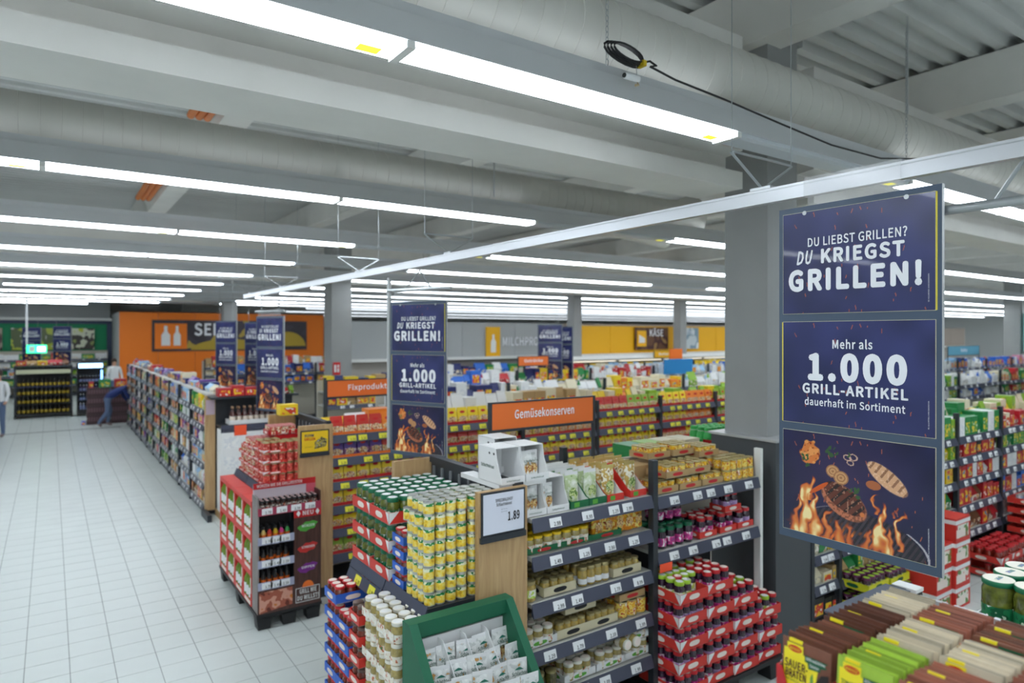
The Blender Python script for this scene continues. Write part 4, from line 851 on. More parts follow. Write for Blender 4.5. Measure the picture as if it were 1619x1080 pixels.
def shade(q, f, tagn):
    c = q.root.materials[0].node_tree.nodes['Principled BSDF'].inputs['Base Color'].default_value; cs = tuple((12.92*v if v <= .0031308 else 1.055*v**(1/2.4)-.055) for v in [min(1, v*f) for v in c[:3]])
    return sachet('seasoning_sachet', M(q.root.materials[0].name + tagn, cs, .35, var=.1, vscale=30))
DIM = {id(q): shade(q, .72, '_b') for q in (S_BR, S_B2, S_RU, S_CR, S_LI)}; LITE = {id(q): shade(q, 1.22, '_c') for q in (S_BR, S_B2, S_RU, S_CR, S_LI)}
S_SAU = sachet('seasoning_sachet', brn, 'sauer'); S_GRA = sachet('seasoning_sachet', lim, 'gratin'); S_RU1 = sachet('seasoning_sachet', rus, 'mehl'); S_CR1 = sachet('seasoning_sachet', crm, 'mehl')
ZS = 1.915; ZB = 1.905
def sachet_tray():
    d, w_, h = .156, .116, .085; mb = MB(); k = w_/2
    fr = [(-k, 0), (k, 0), (k, h), (k-.012, h), (k-.022, h*.62), (k-.04, h*.45), (-k+.04, h*.45), (-k+.022, h*.62), (-k+.012, h), (-k, h)]
    mb.prism(fr, 'x', 0, .003, redl); mb.box(.003, d, -k, -k+.003, 0, h, redl).box(.003, d, k-.003, k, 0, h, redl).box(d-.003, d, -k, k, 0, h+.045, redl).box(0, d, -k, k, 0, .003, tan)
    ins = MB().box(.004, d-.004, -k+.0031, -k+.0042, .003, h, tan).box(.004, d-.004, k-.0042, k-.0031, .003, h, tan).box(d-.006, d-.0031, -k+.004, k-.004, .003, h+.045, tan)
    for s in (-1, 1): ins.box(d-.03, d-.003, s*(k-.0035)-.001, s*(k-.0035)+.001, h, h+.045, tan)
    tm = text_mesh('Fix-Produkte', .07, white, .009, .012)
    return Proto('sachet_tray', mb.mesh('sachet_tray'), [('card_inside', ins.mesh('card_inside')), ('lettering', MB().join(tm, Matrix.Translation((-.0008, 0, .012)) @ Matrix.Rotation(-PI/2, 4, 'Z')).mesh('lettering'))], 'tray')
ST = sachet_tray()
LAY = [[(S_BR, S_SAU, 'brown roast'), (S_B2, None, 'dark brown'), (S_CR, None, 'cream')], [(S_LI, S_GRA, 'lime green gratin'), (S_CR, S_CR1, 'cream'), (S_RU, None, 'rust brown')],
       [(S_RU, S_RU1, 'rust brown'), (S_CR, S_CR1, 'cream'), (S_BR, None, 'brown')], [(S_RU, None, 'rust brown'), (S_RU, None, 'rust brown'), (S_CR, None, 'cream')], [(S_BR, None, 'brown'), (S_RU, None, 'rust brown'), (S_CR, None, 'cream')]]
for c, col in enumerate(LAY):
    y = .792 - .119 * c
    for b, (P_, F_, nm) in enumerate(col):
        x = 1.285 + .162 * b; z = ZB + .001 * b; ST.put((x, y, z), 'red tray of %s sachets, %s row from aisle, %s from far rail' % (nm, ORD[b], ORD[c]))
        n = 14
        for k in range(n):
            lean = .10 + .10 * k / n + rnd.uniform(-.03, .03)
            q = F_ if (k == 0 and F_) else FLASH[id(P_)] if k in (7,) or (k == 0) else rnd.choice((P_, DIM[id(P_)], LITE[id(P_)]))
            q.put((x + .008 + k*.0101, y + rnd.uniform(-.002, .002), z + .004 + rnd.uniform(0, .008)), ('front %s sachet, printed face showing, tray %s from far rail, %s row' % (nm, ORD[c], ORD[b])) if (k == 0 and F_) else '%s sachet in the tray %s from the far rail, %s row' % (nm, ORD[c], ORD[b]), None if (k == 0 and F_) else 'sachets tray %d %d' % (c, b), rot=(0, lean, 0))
t = T('end_cap_shelf', (1.27, -.2, 0), 'dark foreground shelf unit carrying the red sachet trays', 'shelf')
O('shelf', MB().box(0, .68, 0, 1.056, ZB-.03, ZB-.001, c_dark), t); O('price_rail', MB().box(-.025, 0, 0, 1.06, ZS-.075, ZB+.012, navy), t)
O('side_rail', MB().box(.33, .66, 1.08, 1.12, ZS+.0, ZS+.085, c_dark).box(.33, .64, 1.06, 1.125, ZS+.085, ZS+.09, M('rail_grey', '#5c626c', .4)), t)
O('post', MB().box(.40, .45, 1.0, 1.055, 0, ZB-.03, c_dark), t); O('body', MB().box(.45, .68, .0, 1.06, 0, ZB-.031, c_dark), t)
O('back_board', MB().box(.66, .68, 0, 1.1, ZB-.001, ZS+.045, c_black), t)
st = MB().box(.685, .70, -.02, 1.08, ZS+.0, ZS+.058, c_lgrey)
for k in range(24): st.box(.685, .70, -.02+.046*k, -.02+.046*k+.03, ZS+.058, ZS+.066, c_lgrey)
O('toothed_strip', st, t); O('strip_cap', MB().box(.67, .71, 1.06, 1.12, ZS+.03, ZS+.075, c_black).box(.668, .712, 1.058, 1.122, ZS+.075, ZS+.085, c_white), t)
# pickle jars behind the strip
SPJ = jar('pickle_jar', .042, .15, j_pk, lid_gr, l_pk, M('lid_cream', '#e9e4d2', .35), n=20, thin=True); PZ = 1.75
SPJ.parts.append(('lid_print', MB().box(-.018, .018, -.006, .006, .1515, .1518, PRINT('lid_print', ['#e9e4d2', '#2f7a55', '#2f5aa0', '#e09a3a'], 90)).mesh('lid_print')))
t = T('shelving_bay', (2.0, -.2, 0), 'dark shelf with spreewald pickle jars behind the toothed strip', 'shelf'); t['label'] = 'dark shelf of pickle jars behind the pale toothed strip'
O('shelf', MB().box(0, .9, 0, 1.16, PZ-.03, PZ-.001, m_shelf), t); O('post', MB().box(.4, .5, .4, .5, 0, PZ-.03, c_dark), t)
packs(SPJ, [2.06, 2.15], [.18, .27, .36, .45, .54, .63, .72, .81, .90], PZ, 'pickle jar with a cream and green lid in the lower layer behind the strip', 'lower pickle jars behind the strip', skip=lambda i, j: i > 0 and j < 3)
TSP = tray('jar_tray', .30, .40, .055, white, None, tan); TSP.parts.append(('lettering', MB().join(text_mesh('SPREEWALDHOF', .12, c_ink, .014, .0), Matrix.Translation((-.1515, -.02, .012)) @ Matrix.Rotation(-PI/2, 4, 'Z')).join(text_mesh('o', .05, c_ink, .02, 0), Matrix.Translation((-.1515, -.02, .03)) @ Matrix.Rotation(-PI/2, 4, 'Z')).mesh('lettering')))
TSP.put((2.355, .62, PZ+.082), 'white and tan jar tray behind the lower pickle jars'); O('carton', MB().box(2.21, 2.5, .43, .81, PZ, PZ+.08, tan), label='flat tan carton under the white jar tray', cat='carton'); packs(SPJ, [2.27, 2.36, 2.45], [.50, .60, .70, .78], PZ+.087, 'pickle jar in the white and tan tray on the upper layer', 'upper pickle jars')

# ------------------------------------------------------------------ second gondola
YB = 6.72
sp_y = PRINT('soup_yellow', ['#f2d22a', '#f6e58a', '#c98c34', '#d8531f'], 34, stops=[0, .44, .58, .68]); sp_o = PRINT('soup_orange', ['#ee8a2c', '#f0b26a', '#e2e0d0', '#b5451d'], 34, stops=[0, .44, .56, .68]); sp_r = PRINT('soup_red', ['#c2382c', '#e8c07a', '#e7e2d2', '#7d1f18'], 34, stops=[0, .44, .56, .68]); sp_p = PRINT('soup_purple', ['#5b3a82', '#a9648c', '#e2ddd2', '#33386f'], 34, stops=[0, .44, .56, .68]); sp_g = PRINT('soup_green', ['#8fae3a', '#d8dc8c', '#e8e4d0', '#4f7a2c'], 34, stops=[0, .44, .56, .68])
foodp = PRINT('packet_food', ['#d9a04a', '#f0dcae', '#a8521f', '#f4ead0', '#8a9a3a'], 46, stops=[0, .36, .48, .58, .68])
def flat_pack(m, colr, w_=.132, h=.188):
    mb = MB(); mb.fixn = False; pr = [(0, .024), (h*.42, .020), (h*.9, .006), (h, .002)]
    for k, mm in enumerate((m, colr, colr)):
        (z0, d0), (z1, d1) = pr[k], pr[k+1]
        for s in (-1, 1): mb.quad((-w_/2, s*d0, z0), (w_/2, s*d0, z0), (w_/2, s*d1, z1), (-w_/2, s*d1, z1), mm); mb.quad((s*w_/2, -d0, z0), (s*w_/2, d0, z0), (s*w_/2, d1, z1), (s*w_/2, -d1, z1), mm)
    mb.quad((-w_/2, -.002, h), (w_/2, -.002, h), (w_/2, .002, h), (-w_/2, .002, h), colr).quad((-w_/2, -.024, 0), (w_/2, -.024, 0), (w_/2, .024, 0), (-w_/2, .024, 0), m)
    lg = MB().poly([(.034*math.cos(a), -.0145, h*.70 + .016*math.sin(a)) for a in np.linspace(0, 2*PI, 13)[:-1]], bred); pc = MB().poly([(.05*math.cos(a), -.0235, h*.26 + .036*math.sin(a)) for a in np.linspace(0, 2*PI, 13)[:-1]], foodp)
    return Proto('soup_packet', mb.mesh('soup_packet'), [('logo', lg.mesh('logo')), ('picture', pc.mesh('picture'))], 'packet')
pk = lambda n, c: M('packet_' + n, c, .35)
FP = [flat_pack(m, c) for m, c in ((sp_y, pk('yellow', '#f4d320')), (sp_o, pk('orange', '#ee8326')), (sp_r, pk('red', '#c9362a')), (sp_p, pk('purple', '#5b3f8e')), (sp_g, pk('green', '#8fb03a')))]; FPN = ['yellow', 'orange', 'red', 'purple', 'green']
T_RB = tray('cardboard_tray', .4, .2, .034, redl); T_OB = tray('cardboard_tray', .4, .2, .03, orange)
BAYN = ['first', 'second', 'third', 'fourth', 'fifth', 'sixth', 'seventh', 'eighth', 'ninth', 'tenth', 'eleventh', 'twelfth', 'thirteenth', 'fourteenth', 'fifteenth', 'sixteenth', 'seventeenth']
for b in range(10):
    x0 = 2.36 + PIT * b
    sh = (.4, .66, .9, 1.15, 1.4, 1.64) if b == 0 else (1.15, 1.4, 1.64)
    gondola(x0, YB, PIT, sh, 'soup packet bay of the second gondola, %s bay from the aisle' % BAYN[b], tags='yellow', ntag=5, last=b == 9)
    for k, z in enumerate(sh):
        if b > 6: continue
        kinds = {(0, 1.64): (2, 1), (0, 1.4): (3, 2), (0, 1.15): (0, 0), (0, .9): (0, 4), (0, .66): (0, 2), (0, .4): (4, 0)}.get((b, z), rnd.choice(((0, 2), (0, 0), (2, 0), (0, 1), (2, 4))) if b < 5 else rnd.choice(((0, 4), (4, 0), (0, 0))))
        xs = span(x0+.04, x0+PIT-.04, .138)
        for i, x in enumerate(xs):
            ki = kinds[0] if i < len(xs) * .45 else kinds[1]
            for j in range(1):
                FP[ki].put((x, YB+.07+.1*j, z+.006), '%s soup packet, %s shelf, %s bay of the second gondola' % (FPN[ki], {1.64: 'top', 1.4: 'second', 1.15: 'third', .9: 'fourth', .66: 'fifth', .4: 'lowest'}[z], BAYN[b]), 'soup packets %d %d %d' % (b, int(z*100), ki), rnd.uniform(-.12, .12), rot=(-.12, 0, rnd.uniform(-.12, .12)))
        for q in range(3): (T_OB if (b == 0 and z > 1.3) else T_RB).put((x0 + .21 + .41*q, YB+.115, z+.001), 'low %s tray of soup packets, %s shelf, %s bay of the second gondola, %s' % ('orange' if (b == 0 and z > 1.3) else 'red', {1.64: 'top', 1.4: 'second', 1.15: 'third', .9: 'fourth', .66: 'fifth', .4: 'lowest'}[z], BAYN[b], ('left', 'middle', 'right')[q]))
# goods standing higher at the back of the top shelf
bgm = {'tan': tan, 'white': white, 'blue': M('pack_blue', '#2f6fd0', .4), 'navy': M('pack_navy', '#27306b', .4), 'red': M('pack_red', '#c22a33', .4), 'green': M('pack_green', '#2c8a4c', .4), 'lime': M('pack_lime', '#8dbb3a', .4), 'yellow': M('pack_yellow', '#f0cf2a', .4), 'orange': M('pack_orange', '#ef8a30', .4), 'cream': M('pack_cream', '#e3d9bb', .5), 'lightblue': M('pack_sky', '#9cc6e6', .4), 'purple': M('pack_purple', '#7a4f9e', .4), 'brown': M('pack_brown', '#7a4f33', .5), 'pink': M('pack_pink', '#d98aa8', .4), 'black': M('pack_black', '#26262b', .4), 'silver': M('pack_silver', '#c2c8cd', .35, metal=.3)}
fr_mix = PRINT('panel_mix', ['#f2f0ea', '#d9452f', '#f0c52f', '#3d7fc2'], 14); fr_wh = PRINT('panel_white', ['#f2f2f0', '#eceded', '#dde0e4', '#f4f4f2'], 18); fr_gr = PRINT('panel_green', ['#e7efdc', '#57a04a', '#f0d23a', '#2c6f3c'], 16)
CART = {}
def box_of(colr, w_, h, d=.2, fr=None):
    k = (colr, round(w_, 2), round(h, 2), round(d, 2))
    if k not in CART: CART[k] = carton('carton', k[1], k[3], k[2], bgm[colr], fr or {'white': fr_wh, 'green': fr_gr, 'lime': fr_gr}.get(colr, fr_mix), None)
    return CART[k]
def bag_of(colr, w_, h, d):
    k = ('bag', colr, round(w_, 2), round(h, 2))
    if k not in CART:
        m = PRINT('bag_' + colr, [tuple(min(1, q * f) for q in HEX[colr]) for f in (1, .8)] + ['#f0ece0', '#d8a04a'], 16, stops=[0, .45, .56, .66])
        CART[k] = Proto('food_bag', MB().prism([(-d*.3, 0), (d*.3, 0), (d*.34, h*.42), (-d*.34, h*.42)], 'x', -k[2]/2, k[2]/2, m).prism([(-d*.34, h*.42), (d*.34, h*.42), (.006, h*.92), (.003, h), (-.003, h), (-.006, h*.92)], 'x', -k[2]/2, k[2]/2, bgm[colr]).mesh('food_bag'), [], 'bag')
    return CART[k]
def btl_of(colr, h):
    k = ('btl', colr, round(h, 2))
    if k not in CART: CART[k] = Proto('bottle', MB().lathe([(.038, 0), (.04, .01), (.04, h*.58), (.016, h*.78), (.016, h*.9)], bgm[colr], 8, ms=[bgm[colr], fr_wh, bgm[colr], bgm[colr]]).mesh('bottle', 50), [('cap', MB().lathe([(.018, h*.89), (.018, h)], bgm['white' if colr != 'white' else 'blue'], 8).mesh('cap'))], 'bottle')
    return CART[k]
HEX = {k: tuple(int(v[i:i+2], 16) / 255 for i in (1, 3, 5)) for k, v in dict(tan='#b99a6b', white='#e9eaea', blue='#2f6fd0', navy='#27306b', red='#c22a33', green='#2c8a4c', lime='#8dbb3a', yellow='#f0cf2a', orange='#ef8a30', cream='#e3d9bb', lightblue='#9cc6e6', purple='#7a4f9e', brown='#7a4f33', pink='#d98aa8', black='#26262b', silver='#c2c8cd').items()}
GOODS = []
def goods(x0, x1, y, z, cols, hs, where, wr=(.12, .26), d=.2, rz=0, tf=None, shapes='cb'):
    x = x0
    while x < x1 - .06:
        s = rnd.choice(shapes); c = rnd.choice(cols); h = round(rnd.uniform(*hs) / .03) * .03
        w_ = round(min(rnd.uniform(*wr), x1 - x), 2) if s != 'o' else .09
        P_ = box_of(c, max(.06, w_ - .01), h, d) if s == 'c' else bag_of(c, max(.06, w_ - .01), h, d) if s == 'b' else btl_of(c, h)
        loc = (x + w_/2, y + (d/2 if s == 'c' else d*.4 if s == 'b' else .05), z)
        if tf: loc = tf(*loc)
        GOODS.append((P_, loc, '%s %s %s' % (c.replace('lightblue', 'light blue'), {'c': 'carton', 'b': 'food bag', 'o': 'bottle'}[s], where), 'goods ' + where, rz)); x += w_
for b, (cols, hs, wr) in enumerate(((['orange', 'yellow', 'white'], (.15, .24), (.2, .3)), (['tan', 'white'], (.27, .33), (.16, .2)), (['tan', 'cream'], (.27, .33), (.16, .2)), (['yellow', 'orange', 'cream'], (.18, .27), (.1, .16)), (['yellow', 'lime'], (.15, .24), (.1, .18)), (['lime', 'yellow'], (.15, .24), (.1, .18)), (['yellow', 'lime', 'green'], (.15, .24), (.12, .2)), (['yellow', 'blue'], (.18, .24), (.12, .2)), (['lime', 'green'], (.15, .24), (.12, .2)), (['yellow', 'red'], (.15, .24), (.12, .2)))):
    goods(2.4 + PIT*b, 2.36 + PIT*(b+1) - .03, YB+.28, 1.645, cols, hs, 'behind, top shelf, %s bay of the second gondola' % BAYN[b], wr, .2)
# rear side of the front gondola: trays seen over its back panel
HERB = carton('herb_pack', .14, .2, .08, M('herb_green', '#7f9a5e', .7, var=.4, vscale=30), None, None, 'pack')
for k in range(4):
    GH = tray('cardboard_tray', .19, .28, .1, green, white) if k == 0 else GH
    GH.put((3.30 + .2*k, 4.12, 1.505), 'green herb tray over the front gondola back, %s from the aisle sign post' % ORD[k]); HERB.put((3.30 + .2*k, 4.12, 1.56), 'dried herb pack in the %s green tray over the front gondola back' % ORD[k])
for k, c in enumerate(('green', 'lime', 'cream', 'cream')): box_of(c, .2, .24, .24).put((4.14 + .22*k, 4.15, 1.505), ('dark green', 'pale green', 'left cream', 'right cream')[k] + ' carton over the front gondola back left of the column')
LIMC = M('cap_green', '#3fb257', .45)
CAPB = Proto('green_bottle', MB().lathe([(.04, 0), (.042, .01), (.042, .12), (.03, .15), (.034, .15), (.034, .185), (.028, .19)], LIMC, 10).mesh('green_bottle', 45), [('neck_ring', MB().lathe([(.0345, .151), (.0345, .156)], white, 10, caps=False).mesh('neck_ring'))], 'bottle')
TBR = tray('cardboard_tray', .42, .3, .09, redl, offw)
TBR.put((5.35, 4.25, 1.60), 'red tray of green-capped bottles behind the column cladding'); TBR.put((4.93, 4.27, 1.505), 'lower red tray of green-capped bottles left of the column')
packs(CAPB, span(5.15, 5.55, .088), span(4.12, 4.38, .088), 1.61, 'green-capped bottle in the red tray behind the column', 'green-capped bottles upper'); packs(CAPB, span(4.73, 5.13, .088), span(4.14, 4.4, .088), 1.51, 'green-capped bottle in the lower red tray left of the column', 'green-capped bottles lower')
O('rear_ledge', MB().box(4.77, 5.9, 4.0, 4.42, 1.47, 1.50, m_shelf).box(4.77, 4.8, 4.02, 4.06, 0, 1.47, c_dark).box(5.85, 5.9, 4.02, 4.06, 0, 1.47, c_dark).box(5.14, 5.56, 4.1, 4.4, 1.505, 1.599, redl), label='grey shelf ledge behind the column carrying red trays', cat='shelf')

# ------------------------------------------------------------------ second end cap: goulash cans
end_cap(6.72, 7.84, 1.20, 'second oak end cap with red goulash cans', xs=1.70, tagc=[OTAG, TAGS[2], OTAG, TAGS[1]])
ys = price_frame(2.075, 6.698, 1.50, .27, .21, 'yellow advertising card on the second oak panel', M('yellow_ad', '#f0c61c', .5))
O('lettering', text_mesh('RUHM', .09, M('navy_ink', '#1d2f6b', .5), .026, .03), ys, (.075, -.0125, .158)); O('lettering', text_mesh('GRILLEN', .11, bred, .026, .03), ys, (.08, -.0125, .122)); O('product_picture', MB().poly([(.13, -.0125, .03), (.25, -.0125, .05), (.26, -.0125, .12), (.2, -.0125, .15), (.13, -.0125, .1)], PRINT('gift_pic', ['#5b5674', '#c2b050', '#2d2b3a', '#e6e0d0'], 60)), ys)
O('small_print', text_mesh('jetzt mitmachen', .08, M('brown_ink', '#8a6a12', .5), .012, 0), ys, (.07, -.0125, .05))
T_G = tray('cardboard_tray', .235, .20, .03, red, offw, corner=white)
for k in range(4):
    z = 1.202 + .106*k
    for c, y in enumerate((6.86, 7.07)):
        T_G.put((1.835, y, z), 'red goulash tray on the second end cap, %s stack, %s level' % (('near', 'middle')[c], ORD[k]))
        for i, x in enumerate((1.76, 1.835, 1.91)):
            for j, yy in enumerate((y-.065, y+.012)):
                if k == 3 or i == 0 or (c == 0 and j == 0): GOUL.put((x, yy, z+.004), 'red goulash can in the %s tray stack of the second end cap, %s level' % (('near', 'middle')[c], ORD[k]), 'goulash cans %d %d' % (c, k), rnd.uniform(0, 6))
    for i, x in enumerate((1.985, 2.06, 2.135)):
        for j, yy in enumerate((6.785, 6.862, 6.94)):
            if (k == 3 or j == 0): GOUL.put((x, yy, z+.004), 'loose red goulash can beside the trays on the second end cap, %s level' % ORD[k], 'loose goulash cans %d' % k, rnd.uniform(0, 6))
GC = can('meat_can', .037, .09, PRINT('label_meat', ['#b8a060', '#c9342e', '#e9dcc0', '#8a7434'], 45), M('lid_redprint', '#cf8a86', .4))
for k in range(4):
    z = 1.202 + .1*k
    for c, y in enumerate((7.28, 7.48, 7.68)):
        if k == 3 and c == 2: continue
        T_G.put((1.835, y, z), 'red and white meat-can tray on the second end cap, %s stack, %s level' % (('near', 'middle', 'far')[c], ORD[k]))
        for i, x in enumerate((1.76, 1.835, 1.91)):
            for j, yy in enumerate((y-.06, y+.02)):
                if k >= 2 or i == 0: GC.put((x, yy, z+.004), 'gold meat can in the %s tray stack, second end cap, %s level' % (('near', 'middle', 'far')[c], ORD[k]), 'meat cans %d %d' % (c, k), rnd.uniform(0, 6))
T_G2 = tray('cardboard_tray', .30, .22, .05, redl, offw); T_G2.put((2.02, 7.25, 1.635), 'red tray of meat cans on top of the second end cap stack'); packs(GC, span(1.88, 2.16, .077), [7.17, 7.25, 7.32], 1.64, 'meat can in the topmost red tray of the second end cap', 'meat cans topmost')
O('carton', MB().box(1.93, 2.20, 7.14, 7.36, 1.21, 1.634, redl), label='red carton supporting the topmost meat-can tray', cat='carton')
box_of('yellow', .2, .12, .14).put((2.2, 7.62, 1.787), 'yellow and white pack on top of the second end cap rail')

# ------------------------------------------------------------------ promotion pallets before the second end cap
pallet(1.53, 6.25, .60, 1.62, 'long black pallet base under the grill sauce display')
bw = WOOD('dark_plank_print', '#3c2420', '#5b3a33')
t = T('sauce_display', (1.54, 6.25, .15), 'tall brown grill sauce display with red header and GRILL WIE DU WILLST panel', 'display')
W_, DP, HT = .58, .20, 1.06
O('side_wall', MB().box(0, .012, 0, DP, 0, HT, M('display_side', '#8d8582', .6, var=.2, vscale=5)), t); O('side_wall', MB().box(W_-.012, W_, 0, DP, 0, HT, bw), t); O('rear_wall', MB().box(0.012, W_-.012, DP-.012, DP, 0, HT, c_dark), t); O('inner_back', MB().box(.012, .33, .165, .17, .25, .88, M('display_dark', '#2c2728', .7)), t)
hd = O('header', MB().box(.0, W_, .16, .172, HT-.1, HT+.09, M('header_grey', '#cbbcc4', .6)).box(0, W_, .155, .16, HT+.045, HT+.10, redl).box(W_-.09, W_, .155, .16, HT-.1, HT+.045, M('header_pink', '#cf5a6a', .6)), t)
O('lettering', text_mesh('WÜRZEN WIE DIE GRILLMEISTER', .42, white, .028, .01), hd, (.24, .153, HT+.06))
pnl = O('front_panel', MB().box(.325, W_, -.006, .006, .0, HT-.16, bw).box(0, .325, -.006, .006, 0, .22, bw), t)
O('new_banner', MB().box(.325, W_, -.009, -.006, HT-.23, HT-.155, redl), pnl); O('lettering', text_mesh('NEU', .10, white, .04, .02), pnl, (.455, -.011, HT-.212))
for s in (-1, 1): O('diamond', MB().poly([(.455+s*.09, -.0105, HT-.222), (.455+s*.09+.02, -.0105, HT-.192), (.455+s*.09, -.0105, HT-.162), (.455+s*.09-.02, -.0105, HT-.192)], white), pnl)
for z, c, s in ((.74, '#4fa03c', 'WÜRZEN'), (.54, '#c8302c', 'SCHNEIDEN'), (.35, '#7a2a8a', 'DIPPEN')):
    O('paint_splash', MB().poly([(.452 + .09*(1+.12*math.sin(5*a))*math.cos(a), -.0085, z + (.042*(1+.15*math.cos(7*a)))*math.sin(a) + .18*.09*math.cos(a)) for a in np.linspace(0, 2*PI, 26)[:-1]], M('splash' + c, c, .5)), pnl); O('lettering', text_mesh(s, .12, white, .022, .025), pnl, (.455, -.0105, z-.005))
O('burger_mark', MB().poly([(.455 + .055*math.cos(a), -.0085, .168 + .06*math.sin(a)) for a in np.linspace(0, PI, 14)], orange), pnl)
for a, b, c, d in ((.34, .565, .165, .169), (.34, .565, .035, .039), (.34, .344, .035, .169), (.561, .565, .035, .169)): O('slogan_border', MB().box(a, b, -.0095, -.006, c, d, white), pnl)
O('lettering', text_mesh('GRILL WIE', .16, white, .04, .035), pnl, (.455, -.0105, .115)); O('lettering', text_mesh('DU WILLST!', .20, white, .04, .035), pnl, (.455, -.0105, .055))
O('meat_picture', MB().poly([(.012, -.0085, .01), (.012, -.0085, .2), (.31, -.0085, .2), (.31, -.0085, .04)], PRINT('grilled_meat', ['#6a2c20', '#a85a44', '#d49a86', '#c9772c'], 14)), pnl)
mag = M('shelf_magenta', '#a83a55', .5)
for z, w_, m in ((HT-.145, W_, mag), (.65, .325, M('tag_strip', '#a9acc6', .5)), (.44, .325, M('tag_strip')), (.24, .325, M('tag_strip'))):
    s = O('display_shelf', MB().box(.012, w_-.004, .0, .16, z, z+.008, c_dark).box(.0, w_, -.014, -.008, z-.02, z+.05, m), t)
    for q in range(4 if w_ > .4 else 3): O('price_tag', TAGS[(q*3) % 8], s, (.08 + q*(w_-.12)/(3.5 if w_ > .4 else 2.6), -.0155, z-.01))
spice = jar('spice_jar', .022, .1, M('spice_dark', '#3b2622', .2), c_black, PRINT('label_spice', ['#e2622a', '#2a2422', '#d8d2c6', '#b13a22'], 60), M('lid_pinkish', '#b99a98', .4), n=10, lz=(.1, .6))
packs(spice, span(1.56, 2.10, .05), [6.285, 6.335, 6.385], .15+HT-.137, 'dark spice jar on the top ledge of the grill sauce display', 'spice jars on the top ledge')
squeeze = [Proto('sauce_bottle', MB().lathe([(.018, 0), (.022, .01), (.022, .07), (.012, .09), (.012, .1)], M('sq' + c, c, .35), 9).mesh('sauce_bottle', 45), [('cap', MB().lathe([(.014, .1), (.012, .125)], c_black, 9).mesh('cap')), ('paper_label', MB().lathe([(.0225, .02), (.0225, .055)], orange, 9, caps=False).mesh('paper_label'))], 'bottle') for c in ('#e0c070', '#c8322a', '#e0b820', '#d83a8a', '#3a9a4a', '#2e2a2a')]
for z, ks, wz in ((.658, (0, 1, 2, 3, 4), 'upper'), (.448, (5, 5, 5, 5), 'middle'), (.248, (5, 5, 5, 5, 5), 'lower')):
    for i, k in enumerate(ks): squeeze[k].put((1.58 + i*.27/len(ks) + .02, 6.29, .15+z), '%s squeeze bottle on the %s ledge of the grill sauce display' % (('yellow', 'red', 'golden', 'pink', 'green', 'black')[k], wz), 'squeeze bottles %s %d' % (wz, k))
    packs(squeeze[5], span(1.57, 1.85, .055), [6.345, 6.39], .15+z, 'black squeeze bottle behind the front row, %s ledge of the sauce display' % wz, 'black bottles %s' % wz)
# red bottle cartons on the rear half
oilc = M('oil_green', '#6f8a2a', .25)
def bottle_carton():
    w_, d, h = .27, .34, .325; mb = MB(); r = red
    mb.box(-w_/2, w_/2, -d/2, d/2, 0, .05, r).box(-w_/2, w_/2, -d/2, d/2, h-.045, h, r).box(-w_/2, w_/2, -d/2, -d/2+.035, .05, h-.045, r).box(-w_/2, w_/2, d/2-.035, d/2, .05, h-.045, r).box(w_/2-.01, w_/2, -d/2+.035, d/2-.035, .05, h-.045, r)
    pr = MB().box(-w_/2-.001, -w_/2, -d/2+.03, d/2-.09, .008, .044, offw, 'x').box(-w_/2-.001, -w_/2, -d/2+.004, -d/2+.03, .12, h-.06, offw, 'x'); sd = MB().box(-w_/2+.05, w_/2-.1, -d/2-.001, -d/2, .04, .12, offw, 'y').box(-w_/2+.1, w_/2-.11, -d/2-.0012, -d/2, .16, .26, c_dark, 'y')
    bt = MB()
    for y in (-.09, 0, .09): bt.lathe([(.036, .052), (.037, .2), (.014, .25), (.014, .275)], oilc, 10, c=(-w_/2+.034, y, 0))
    wl = MB().lathe([(.0375, .07), (.0375, .16)], white, 10, c=(-w_/2+.034, -.09, 0), caps=False)
    wl.lathe([(.0375, .07), (.0375, .16)], white, 10, c=(-w_/2+.034, .0, 0), caps=False).lathe([(.0375, .07), (.0375, .16)], white, 10, c=(-w_/2+.034, .09, 0), caps=False)
    return Proto('bottle_carton', mb.mesh('bottle_carton'), [('printed_strip', pr.mesh('printed_strip')), ('side_print', sd.mesh('side_print')), ('oil_bottle', bt.mesh('oil_bottle', 45)), ('paper_label', wl.mesh('paper_label'))], 'carton')
BC = bottle_carton()
for c in range(4):
    for k in range(3):
        for q in range(2): BC.put((1.67 + .28*q, 6.635 + .347*c, .155 + .328*k), 'red oil-bottle carton, %s from the sauce display, %s layer, %s row' % (ORD[c], ORD[k], 'rear' if q else 'aisle-side'))

